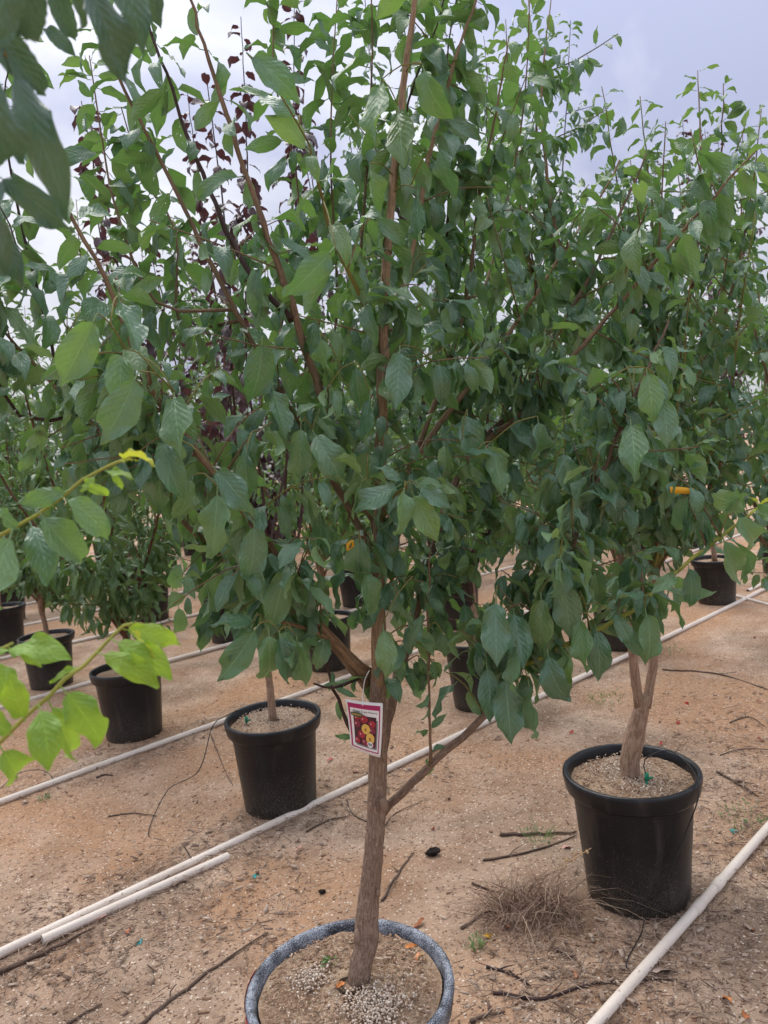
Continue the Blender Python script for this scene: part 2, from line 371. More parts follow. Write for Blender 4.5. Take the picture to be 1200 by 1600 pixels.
TEAL = plain('teal_plastic', (0.05, 0.40, 0.38), 0.4)
CHIP = chip_material('bark_chip', [(0.14, 0.075, 0.05), (0.27, 0.16, 0.105), (0.42, 0.28, 0.19), (0.58, 0.44, 0.32), (0.76, 0.64, 0.51)])
STRAW = chip_material('dry_straw', [(0.16, 0.105, 0.08), (0.28, 0.20, 0.15), (0.40, 0.30, 0.23), (0.54, 0.43, 0.34)])
PERL = chip_material('pale_fertiliser', [(0.56, 0.43, 0.33), (0.72, 0.60, 0.49), (0.84, 0.75, 0.64)])
WEEDM = leaf_material('weed_leaf', (0.07, 0.14, 0.035), (0.13, 0.23, 0.06), (0.13, 0.22, 0.07), (0.2, 0.35, 0.06), simple=True)
DEADGRASS = chip_material('dead_grass', [(0.20, 0.125, 0.09), (0.34, 0.23, 0.17), (0.50, 0.38, 0.28)])

# ------------------------------------------------------------------ ground
def gh(x, y):
    x = np.asarray(x, float); y = np.asarray(y, float)
    h = 0.006 * np.sin(2.1 * x + 1.3 * y) + 0.005 * np.sin(3.7 * y - 1.9 * x + 1.0) + 0.003 * np.sin(9.1 * x + 4.0) * np.cos(7.7 * y)
    h = h + 0.0022 * np.sin(23 * x + 11 * y) * np.cos(19 * y - 7 * x)
    return h * np.exp(-np.hypot(x, y - 4) / 14.0)
def build_ground():
    def axis(lo, hi, step, far):
        core = np.arange(lo, hi + 1e-6, step); g = []; s = step; p = hi
        while p < far: s *= 1.25; p += s; g.append(p)
        g = np.array(g); d = g - hi
        return np.concatenate([lo - d[::-1], core, g])
    xs = axis(-4, 5, 0.035, 900); ys = axis(0.6, 8, 0.035, 900)
    X, Y = np.meshgrid(xs, ys, indexing='ij')
    V = np.stack([X, Y, gh(X, Y)], -1).reshape(-1, 3)
    n, m = len(xs), len(ys); i, j = np.meshgrid(np.arange(n - 1), np.arange(m - 1), indexing='ij'); i = i.ravel(); j = j.ravel()
    Q = np.stack([i * m + j, (i + 1) * m + j, (i + 1) * m + j + 1, i * m + j + 1], 1)
    o = link('ground', mesh_arrays('ground', V, [Q], None, [GROUND]))
    tag(o, kind='structure')
build_ground()
BOXV = np.array([[x, y, z] for x in (-.5, .5) for y in (-.5, .5) for z in (-.5, .5)])
BOXQ = np.array([[0, 1, 3, 2], [4, 6, 7, 5], [0, 4, 5, 1], [2, 3, 7, 6], [0, 2, 6, 4], [1, 5, 7, 3]])
def rot_yaw_tilt(n, tilt, rng):
    a = rng.uniform(0, 2 * math.pi, n); b = rng.normal(0, tilt, n); c = rng.normal(0, tilt, n)
    ca, sa, cb, sb, cc, sc = np.cos(a), np.sin(a), np.cos(b), np.sin(b), np.cos(c), np.sin(c)
    z = np.zeros(n); o = np.ones(n)
    A = np.stack([ca, -sa, z, sa, ca, z, z, z, o], -1).reshape(-1, 3, 3)
    B = np.stack([o, z, z, z, cb, -sb, z, sb, cb], -1).reshape(-1, 3, 3)
    C = np.stack([cc, z, sc, z, o, z, -sc, z, cc], -1).reshape(-1, 3, 3)
    return A @ B @ C
def flakes(name, pos, size, tilt, mat, rng, tone=None, parent=None, off=(0, 0, 0)):
    n = len(pos); Rm = rot_yaw_tilt(n, tilt, rng)
    L = BOXV[None] * size[:, None, :]
    L[:, :, 0] *= 1 + 0.35 * np.sign(BOXV[None, :, 1]) * rng.uniform(-1, 1, (n, 1))
    V = np.einsum('nij,nkj->nki', Rm, L) + (pos - np.asarray(off))[:, None]
    Q = (BOXQ[None] + np.arange(n)[:, None, None] * 8).reshape(-1, 4)
    tone = rng.random(n) if tone is None else tone
    o = link(name, mesh_arrays(name, V.reshape(-1, 3), [Q], None, [mat], False, attr=np.repeat(tone, 8)), parent)
    return o
def scatter_ground():
    rng = np.random.default_rng(3)
    n = 44000
    d = 1.35 + 5.0 * rng.random(n) ** 1.9; th = rng.uniform(-0.62, 0.62, n)
    x = d * np.sin(th); y = d * np.cos(th)
    keep = np.array([mnoise.noise(Vector((a * 1.3, b * 1.3, 3.0))) for a, b in zip(x, y)]) + rng.normal(0, 0.4, n) > -0.15
    x, y = x[keep], y[keep]; n = len(x)
    s = rng.lognormal(-5.25, 0.42, n)
    size = np.stack([s * rng.uniform(0.35, 0.7, n), s * rng.uniform(0.8, 2.2, n), s * rng.uniform(.15, .35, n)], 1)
    pos = np.stack([x, y, gh(x, y) + size[:, 2] * 0.4], 1)
    tone = np.clip(rng.beta(1.8, 1.5, n), 0, 1)
    tag(flakes('bark_chips', pos, size, 0.18, CHIP, rng, tone), 'small bark chips strewn over the sandy ground', 'wood chips', kind='stuff')
    # straw and leaf crumbs gathered along the pipes
    P = []; 
    lines = [((-0.1, 1.35), (1.75, 3.15), 2000, .20), ((-1.6, 2.4), (0.1, 3.85), 1200, .14), ((-2.1, 3.75), (0.2, 5.9), 1000, .14), ((0.25, 2.1), (0.75, 2.2), 700, .16), ((1.3, 2.6), (2.2, 4.2), 1100, .35), ((-1.4, 2.25), (-0.55, 2.75), 950, .22)]
    for a, b, k, w in lines:
        t = rng.random(k); a = np.array(a); b = np.array(b)
        P.append(a + (b - a) * t[:, None] + rng.normal(0, w, (k, 2)))
    P = np.concatenate(P); k = len(P)
    size = np.stack([rng.uniform(.001, .0025, k), rng.lognormal(-3.4, .5, k), rng.uniform(.001, .002, k)], 1)
    big = rng.random(k) < 0.12; size[big, 0] = rng.uniform(.006, .014, big.sum()); size[big, 1] = rng.uniform(.015, .04, big.sum()); size[big, 2] = 0.0012
    pos = np.concatenate([P, (gh(P[:, 0], P[:, 1]) + rng.uniform(.002, .018, k))[:, None]], 1)
    tag(flakes('dry_litter', pos, size, 0.22, STRAW, rng), 'dry straw and leaf litter gathered along the pipes', 'litter', kind='stuff')
scatter_ground()

# ------------------------------------------------------------------ irrigation pipes
def pipe(name, a, b, r, label, group='white irrigation pipes on the ground', wob=0.006, seed=0, ends=None, joints=()):
    rg = np.random.default_rng(seed); a = np.array(a, float); b = np.array(b, float); L = np.linalg.norm(b - a)
    n = max(6, int(L / 0.15)); t = np.linspace(0, 1, n); u = (b - a) / L; nn = np.array([u[1], -u[0]])
    ph = rg.uniform(0, 6, 3); w = wob * (np.sin(t * L * 0.9 + ph[0]) + 0.5 * np.sin(t * L * 2.1 + ph[1]))
    xy = a + (b - a) * t[:, None] + nn * w[:, None]
    P = np.concatenate([xy, (r - 0.004 + 0.004 * np.sin(t * L * 1.7 + ph[2]) + .002)[:, None]], 1)
    root = empty(name, (a[0], a[1], 0), label, 'pipe', group)
    off = (a[0], a[1], 0)
    mb = MB()
    v, q, tr, uv = tube(P, r, 14, 0, False); mb.add(v, q, (), uv)
    v, q, tr, uv = tube(P[::-1], r * 0.86, 14, 0, False); mb.add(v, q, (), uv)   # open bore
    link('tube', mb.mesh('tube', PVC, True, off), root)
    for k in joints:
        i = min(n - 2, max(1, int(k * (n - 1)))); d = P[i + 1] - P[i]; d /= np.linalg.norm(d)
        tube_obj('coupling', [P[i] - d * 0.03, P[i] - d * .028, P[i] + d * 0.028, P[i] + d * .03], [r * 1.0, r * 1.13, r * 1.13, r * 1.0], PVC, root, off, 14)
    return root
def pl(px1, py1, px2, py2, t0=0.0, t1=1.0):
    a = gp(px1, py1, .018)[:2]; b = gp(px2, py2, .018)[:2]; return a + (b - a) * t0, a + (b - a) * t1
a, b = pl(0, 1490, 745, 1135, -0.35, 4.2)
pipe('irrigation_pipe', a, b, .0175, 'long white pipe running directly behind the foremost pot and trunk', seed=1, joints=(.42,))
a, b = pl(0, 1253, 700, 1000, -0.3, 4.0)
pipe('irrigation_pipe', a, b, .0175, 'white pipe crossing behind the pot with the green dripper and loose tube', seed=2)
a, b = pl(0, 1105, 102, 1077, -1.0, 20)
pipe('irrigation_pipe', a, b, .0175, 'white pipe crossing behind the pot half hidden by lime leaves', seed=3)
a = gp(0, 1030, .018)[:2]
pipe('irrigation_pipe', a - U * .6, a + U * 11, .0175, 'thin distant white pipe passing behind the fourth row of pots', seed=4)
a = row(2.0, -9.1); pipe('irrigation_pipe', a, a + U * 14, .0175, 'thin distant white pipe behind the fifth row of pots', seed=5)
a = row(2.0, -10.7); pipe('irrigation_pipe', a, a + U * 14, .0175, 'faint white pipe behind the sixth row, farthest of all', seed=6)
a, b = pl(930, 1600, 1200, 1295, -0.6, 2.6)
pipe('irrigation_pipe', a, b, .0165, 'soiled white pipe in front of the twin-stemmed tree, nearest the viewer', seed=7, wob=.004, joints=(.35, .40))
a, b = pl(66, 1469, 356, 1337)
pipe('pipe_offcut', a, b, .0175, 'short split length of white pipe lying against the long pipe', seed=8, wob=.002)
a, b = gp(1150, 930, .02)[:2], gp(1290, 968, .02)[:2]
pipe('pipe_offcut', a, b, .0165, 'white pipe branching off across the pipe beside the far pots', seed=9, wob=.002)
a, b = gp(1172, 922, .02)[:2], gp(1300, 862, .02)[:2]
pipe('pipe_offcut', a + NRM * -.02, b + NRM * -.02, .0165, 'loose white pipe end doubled beside the main line by far pots', seed=10, wob=.002)

# ------------------------------------------------------------------ pots
POT_H, SOIL_Z = 0.43, 0.398
def pot_meshes():
    wall = [(0.001, 0.004), (0.150, 0.004), (0.162, 0.0), (0.168, 0.010), (0.171, 0.05), (0.176, 0.12), (0.186, 0.24), (0.195, 0.355), (0.199, 0.372), (0.199, 0.392)]
    rim = [(0.199, 0.374), (0.214, 0.370), (0.2175, 0.376), (0.2255, 0.418), (0.2245, 0.428), (0.219, 0.4325), (0.210, 0.431), (0.205, 0.424), (0.1995, 0.40), (0.196, 0.36), (0.195, 0.34)]
    out = []
    for nm, p in (('pot_wall', wall), ('pot_rim', rim)):
        v, q = lathe(p, 56); out.append((v, q))
    rr = np.array([0, .03, .06, .09, .12, .15, .175, .199]); seg = 40; th = np.linspace(0, 2 * math.pi, seg, endpoint=False)
    v = [[0, 0, SOIL_Z + .006]]
    for r in rr[1:]:
        for t in th:
            x, y = r * math.cos(t), r * math.sin(t)
            z = SOIL_Z + 0.010 * mnoise.noise(Vector((x * 13, y * 13, 5))) + .006 * mnoise.noise(Vector((x * 45, y * 45, 1))) + .012 * max(0, 1 - r / .08) - .004 * (r > .17)
            v.append([x, y, z])
    q = [[1 + k * seg + j, 1 + k * seg + (j + 1) % seg, 1 + (k + 1) * seg + (j + 1) % seg, 1 + (k + 1) * seg + j] for k in range(len(rr) - 2) for j in range(seg)]
    t = [[0, 1 + j, 1 + (j + 1) % seg] for j in range(seg)]
    return out, (np.array(v), np.array(q), np.array(t))
(_w, _r), _s = pot_meshes()
ME_WALL = mesh_arrays('pot_wall', _w[0], [_w[1]], None, [POT]); ME_RIM = mesh_arrays('pot_rim', _r[0], [_r[1]], None, [POT])
ME_RIM_SPECK = mesh_arrays('pot_rim_speckled', _r[0], [_r[1]], None, [POT_SPECK]); ME_WALL_SPECK = mesh_arrays('pot_wall_speckled', _w[0], [_w[1]], None, [POT_SPECK])
ME_SOIL = mesh_arrays('potting_mix', _s[0], [_s[1], _s[2]], None, [SOIL])
def pot(xy, label, group, rot=0.0, scale=1.0, tilt=(0, 0), speck=False, sink=0.006, lift=0.0):
    e = empty('plant_pot', (xy[0], xy[1], float(gh(xy[0], xy[1])) - sink + 0.004), label, 'pot', group)
    e.rotation_euler = (tilt[0], tilt[1], rot); e.scale = (scale, scale, scale)
    link('pot_wall', ME_WALL_SPECK if speck else ME_WALL, e); link('pot_rim', ME_RIM_SPECK if speck else ME_RIM, e); link('potting_mix', ME_SOIL, e).location = (0, 0, lift)
    return e
def pot_crumbs(e, seed, n=420, perl=((.03, -.06, .05, 500),), lift=0.0):
    rg = np.random.default_rng(seed)
    r = .188 * np.sqrt(rg.random(n)); t = rg.uniform(0, 2 * math.pi, n); p = np.stack([r * np.cos(t), r * np.sin(t), np.full(n, SOIL_Z + .006)], 1)
    s = rg.lognormal(-5.65, .40, n); size = np.stack([s * .5, s * rg.uniform(.8, 2.4, n), s * .3], 1)
    o = flakes('bark_crumbs', p, size, .25, CHIP, rg, rg.beta(2, 2.2, n), e); o['kind'] = 'stuff'; o.location = (0, 0, lift)
    P = []
    for x, y, sd, k in perl: P.append(rg.normal(0, sd, (k, 2)) + (x, y))
    P = np.concatenate(P); P = P[np.hypot(P[:, 0], P[:, 1]) < .185]; k = len(P)
    p = np.concatenate([P, SOIL_Z + .008 + .012 * rg.random((k, 1))], 1)
    s = rg.uniform(.0016, .0042, k); size = np.stack([s, s * rg.uniform(.8, 1.8, k), s * .7], 1)
    o = flakes('fertiliser_grains', p, size, .6, PERL, rg, None, e); o['kind'] = 'stuff'; o.location = (0, 0, lift)
GPOT = 'black nursery pots standing in rows'
MAIN_XY = gp(548, 1546, 0.43)[:2]
RIGHT_XY = np.array([0.775, 2.54]); LEFT_XY = np.array([-0.605, 3.46])
main_pot = pot(MAIN_XY, 'pot with a rim dusted in pale blue paint specks, foremost of all', GPOT, 0.3, 1.02, speck=True, lift=.016)
pot_crumbs(main_pot, 1, 2600, ((.03, -.075, .034, 650), (-.075, .055, .020, 300), (.05, -.11, .04, 160)), .016)
mb = MB(); th = np.linspace(R(163), R(206), 14)
v = np.array([[r * math.cos(t), r * math.sin(t), z] for r, z in ((.2272, .405), (.2266, .4292)) for t in th]); n = len(th)
mb.add(v, [[j, j + 1, n + j + 1, n + j] for j in range(n - 1)]); o = link('red_sticker', mb.mesh('red_sticker', RED), main_pot); o.rotation_euler = (0, 0, -0.3); o['label'] = 'red strip stuck on the rim'
right_pot = pot(RIGHT_XY, 'dusty pot holding the twin-stemmed tree, green dripper and black tube inside', GPOT, 1.1, 1.03)
pot_crumbs(right_pot, 2, 1400, ((.05, .03, .05, 800), (-.06, -.07, .05, 260)))
left_pot = pot(LEFT_XY, 'pot with green dripper and a thin tube arching over its rim to the ground', GPOT, 2.0, 1.0, (.0, -.02))
pot_crumbs(left_pot, 3, 900, ((.0, -.04, .07, 600), (.07, .05, .05, 300)))
POTS = {  # (u, n): label
    (3.48, -3.05): 'pot glimpsed behind the hanging leaf cluster beside the tagged trunk',
    (5.07, -2.99): 'pot standing just behind the two stems of the twin-stemmed tree',
    (6.71, -2.97): 'pot under the big bitten leaf beside the crossing white pipes',
    (8.35, -3.0): 'pot cut by the frame edge past the crossing pipes',
    (1.88, -4.5): 'pot half covered by bright lime leaves, its trunk dark red brown',
    (3.51, -4.58): 'pot showing between the low limbs beside the tagged trunk',
    (4.98, -4.55): 'pot seen through leaves right of the tagged trunk, standing behind another pot',
    (6.6, -4.55): 'grey looking pot glimpsed low between hanging leaf clusters',
    (8.2, -4.55): 'pot behind the orange tape, partly under dark foliage',
    (9.8, -4.55): 'small far pot by the yellow shoot tip at the frame edge',
    (1.97, -6.2): 'pot with pale trunk and small tube, second from the frame edge',
    (3.6, -6.2): 'pot mostly covered by the drooping leaves above the lime shoot',
    (2.15, -8.0): 'pot with dark green stain, cut off by the frame edge',
    (3.67, -7.9): 'pot with low peach-like leaves hanging in front of it',
}
for i, ((u, n), lab) in enumerate(POTS.items()): pot(row(u, n), lab, GPOT, i * 1.7, 0.98 + 0.05 * math.sin(i * 2.3))
FAR = []
for n, us in ((-6.2, (5.2, 6.8, 8.4, 10.0, 11.6)), (-7.95, (5.25, 6.8, 8.4, 10.0, 11.6)), (-9.7, (2.7, 4.25, 5.8, 7.4, 9.0, 10.6, 12.2)), (-11.4, (3.2, 4.8, 6.4, 8, 9.6, 11.2, 12.8)), (-13.1, (3.8, 5.4, 7, 8.6, 10.2, 11.8, 13.4)), (-14.9, (4.4, 6, 7.6, 9.2, 10.8, 12.4, 14))):
    for u in us: FAR.append((u, n))
ORD = {-6.2: 'fourth', -7.95: 'fifth', -9.7: 'sixth', -11.4: 'seventh', -13.1: 'eighth', -14.9: 'ninth'}
for i, (u, n) in enumerate(FAR): pot(row(u, n), 'small dark pot in the %s row back, mostly hidden by foliage' % ORD[n], 'distant pots in the %s row' % ORD[n], i * 1.3, 0.97 + 0.06 * math.sin(i * 1.9))
# ------------------------------------------------------------------ leaves
def leaf_template(seed, wid=0.25, hd=False, narrow=False, flat=False):
    rg = np.random.default_rng(seed)
    if hd: st = np.linspace(0, 1, 17)[1:-1]; K = 3
    else: st = np.array([.10, .27, .47, .68, .86]); K = 2
    fold = rg.uniform(.05, .75); arch = rg.uniform(0.3, 2.1) * (0.4 if flat else 1); amp = rg.uniform(.02, .06); fr = rg.uniform(8, 14); ph = rg.uniform(0, 6); tw = rg.uniform(-1.0, 1.0) * (.4 if flat else 1)
    bendx = rg.uniform(-.12, .12)
    pet = 0.11
    def axis(v):                     # arching midrib
        a0 = 0.25; ang = a0 - arch * v
        s = np.linspace(0, v, 8); an = a0 - arch * s
        return pet + np.trapz(np.cos(an), s) * (1 - pet), np.trapz(np.sin(an), s) * (1 - pet), ang
    def half(v):
        w = wid * (math.sin(math.pi * min(1, v * 0.95 + 0.05) ** 1.0) ** 0.8) * (1.0 - 0.06 * v)
        if v > .7: w *= 1 - 0.55 * (v - .7) / .3
        return max(w, .004)
    V = []; UV = []
    y, z, a = axis(0.0); V.append((0, y, z)); UV.append((.5, 0))
    for v in st:
        y, z, a = axis(v); h = half(v) * rg.uniform(.95, 1.05)
        for k in range(-K, K + 1):
            s = k / K; x = h * s
            ser = 1.0
            if hd and abs(k) == K: ser = rg.uniform(.965, 1.02)
            zz = fold * abs(x) * (1 - .3 * abs(s)) + amp * math.sin(v * fr + ph + (1.3 if s > 0 else 0)) * s * s * (1.4 if abs(k) == K else .6)
            if hd: zz += .004 * math.sin(v * 38 - abs(s) * 6) * math.sin(abs(s) * math.pi) + .026 * math.sin(v * 19 + ph * 2 + (2.1 if s > 0 else 0)) * s * s * abs(s)
            t = tw * v; xx, zz = x * ser * math.cos(t) - zz * math.sin(t), x * ser * math.sin(t) + zz * math.cos(t)
            V.append((xx + bendx * v * v, y - zz * math.sin(a), z + zz * math.cos(a))); UV.append((.5 + .5 * s, v))
    y, z, a = axis(1.0); V.append((bendx, y, z)); UV.append((.5, 1))
    w = 2 * K + 1; T = []
    for k in range(w - 1): T.append((0, 1 + k + 1, 1 + k))
    for r in range(len(st) - 1):
        for k in range(w - 1):
            p = 1 + r * w + k; T += [(p, p + 1, p + w + 1), (p, p + w + 1, p + w)]
    last = len(V) - 1; p = 1 + (len(st) - 1) * w
    for k in range(w - 1): T.append((p + k, p + k + 1, last))
    # petiole: a slim three-sided stalk
    b = len(V)
    for yy, zz in ((0, 0), (pet + .02, z * 0 + V[0][2])):
        for q in range(3):
            an = q * 2.094; V.append((.011 * math.cos(an), yy, zz + .011 * math.sin(an))); UV.append((.5, 0))
    for q in range(3):
        q2 = (q + 1) % 3; T += [(b + q, b + q2, b + 3 + q2), (b + q, b + 3 + q2, b + 3 + q)]
    return np.array(V), np.array(T), np.array(UV)
def lowleaf_template(seed, wid=0.25):
    rg = np.random.default_rng(seed); f = rg.uniform(.05, .12); d = rg.uniform(.02, .25)
    V = np.array([(0, 0, 0), (0, .15, .03), (-wid, .45, .03 + f), (0, .5, .05), (wid, .45, .03 + f), (-wid * .6, .78, f - d * .5), (0, .8, .02 - d * .4), (wid * .6, .78, f - d * .5), (0, 1, -d)])
    T = np.array([(1, 3, 2), (1, 4, 3), (2, 3, 6), (2, 6, 5), (3, 4, 7), (3, 7, 6), (5, 6, 8), (6, 7, 8), (0, 4, 1), (0, 1, 2)])
    UV = np.array([(.5, 0), (.5, .1), (0, .45), (.5, .5), (1, .45), (.1, .8), (.5, .8), (.9, .8), (.5, 1)])
    return V, T, UV
TPL = {}
for k in range(14): TPL[('n', k)] = leaf_template(100 + k, 0.178 + .03 * math.sin(k * 2.1))
for k in range(6): TPL[('p', k)] = leaf_template(200 + k, 0.13)
for k in range(6): TPL[('r', k)] = leaf_template(300 + k, 0.25)
for k in range(5): TPL[('l', k)] = lowleaf_template(400 + k)
for k in range(5): TPL[('q', k)] = lowleaf_template(450 + k, .14)
for k in range(8): TPL[('h', k)] = leaf_template(500 + k, 0.205, hd=True)
for k in range(4): TPL[('f', k)] = leaf_template(600 + k, 0.21, hd=True, flat=True)
NVAR = {'n': 14, 'p': 6, 'r': 6, 'l': 5, 'q': 5, 'h': 8, 'f': 4}
LEAF_ME = {}
def leaf_mesh(key, mat):
    if (key, mat.name) not in LEAF_ME:
        v, t, uv = TPL[key]; LEAF_ME[(key, mat.name)] = mesh_arrays('leaf_%s' % mat.name, v, [t], uv, [mat])
    return LEAF_ME[(key, mat.name)]
def unit(v): return v / (math.sqrt(v[0] * v[0] + v[1] * v[1] + v[2] * v[2]) + 1e-9)
def cross3(a, b): return np.array([a[1] * b[2] - a[2] * b[1], a[2] * b[0] - a[0] * b[2], a[0] * b[1] - a[1] * b[0]])
class Leaf:
    __slots__ = ('M', 'key', 'mat', 'c', 'size', 'rnd', 'vis', 'force')
    def __init__(s, pos, d, nrm, size, key, mat, rnd, width=1.0, force=False):
        y = unit(d); z = unit(nrm - y * (nrm @ y)); x = cross3(y, z)
        M = np.eye(4); M[:3, 0] = x * size * width; M[:3, 1] = y * size; M[:3, 2] = z * size; M[:3, 3] = pos
        s.M = M; s.key = key; s.mat = mat; s.c = pos + y * size * .55; s.size = size; s.rnd = rnd; s.vis = 0; s.force = force
def leaves_along(path, rng, t0=0.1, spacing=.035, size=(.08, .12), droop=(.25, .8), fam='n', mat=None, young=None, spur=0.3, tipsize=.75, out=None, fwd=.45, thin=0.0):
    out = [] if out is None else out
    seg = np.linalg.norm(np.diff(path, axis=0), axis=1); L = seg.sum(); cum = np.concatenate([[0], np.cumsum(seg)])
    s = L * t0; phi = rng.uniform(0, 6.28)
    while s < L:
        i = min(len(seg) - 1, int(np.searchsorted(cum, s) - 1)); i = max(i, 0)
        p = path[i] + (path[i + 1] - path[i]) * ((s - cum[i]) / (seg[i] + 1e-9)); T = unit(path[i + 1] - path[i])
        for rep in range(1 + (rng.random() < spur) + (rng.random() < spur * .5)):
            phi += 2.4 + rng.normal(0, .3)
            a = np.array([0, 0, 1.0]) if abs(T[2]) < .9 else np.array([1.0, 0, 0])
            X = unit(cross3(T, a)); Yv = cross3(T, X); o = X * math.cos(phi) + Yv * math.sin(phi)
            f = s / L; g = rng.uniform(*droop) * (1 - .45 * max(0, f - .6) / .4)
            d = unit(o * rng.uniform(.7, 1) + T * fwd * rng.uniform(.5, 1.5)); d = unit(d * (1 - g) + np.array([0, 0, -1.0]) * g + rng.normal(0, .12, 3))
            nr = np.array([0, 0, 1.0]) * .8 + o * .75 + rng.normal(0, .28, 3)
            sz = (size[0] * .8 + (size[1] * 1.12 - size[0] * .8) * rng.beta(1.6, 1.4)) * (1 - (1 - tipsize) * max(0, f - .75) / .25)
            m = mat
            if young is not None and f > .93: m = young
            elif m is GREEN and rng.random() < .3: m = GREEN_H
            if o @ unit(EYEV - p) > .35 and rng.random() < thin: continue
            out.append(Leaf(p + o * .004, d, nr, sz, (fam, int(rng.integers(NVAR[fam]))), m, rng.random()))
        s += spacing * rng.uniform(.3, 1.7)
    return out
class Tree:
    def __init__(s, base, label, group, name='fruit_tree', cat='tree'):
        s.base = np.asarray(base, float); s.e = empty(name, s.base, label, cat, group); s.leaves = []; s.limbs = []
    def wood(s, name, ctrl, r0, r1, mat, sides=8, step=.04, jit=.03, pw=1.0, radii=None, rng=RNG):
        P = spline(ctrl, step); n = len(P)
        r = r0 + (r1 - r0) * np.linspace(0, 1, n) ** pw if radii is None else np.interp(np.linspace(0, 1, n), np.linspace(0, 1, len(radii)), radii)
        if name in ('branch', 'stem', 'leader') and n > 6:      # thickened union, slight swelling at the buds
            ln = np.concatenate([[0], np.cumsum(np.linalg.norm(np.diff(P, axis=0), axis=1))])
            r = r * (1 + (0 if name == 'leader' else .45) * np.exp(-ln / .02)) * (1 + .10 * rng.random(n) ** 2)
            P = P.copy(); P[1:-1] += rng.normal(0, .0013, (n - 2, 3))
        tube_obj(name, P, r, mat, s.e, s.base, sides, jit, rng); s.limbs.append(P); return P
    def place(s, base, tip, nrm, key, mat, width=1.0, force=True):
        d = np.asarray(tip) - np.asarray(base); s.leaves.append(Leaf(np.asarray(base, float), d, np.asarray(nrm, float), np.linalg.norm(d) * 1.1, key, mat, random.random(), width, force))
ALL = []
GTREE = 'young fruit trees in nursery pots'
UPV = np.array([0, 0, 1.0])

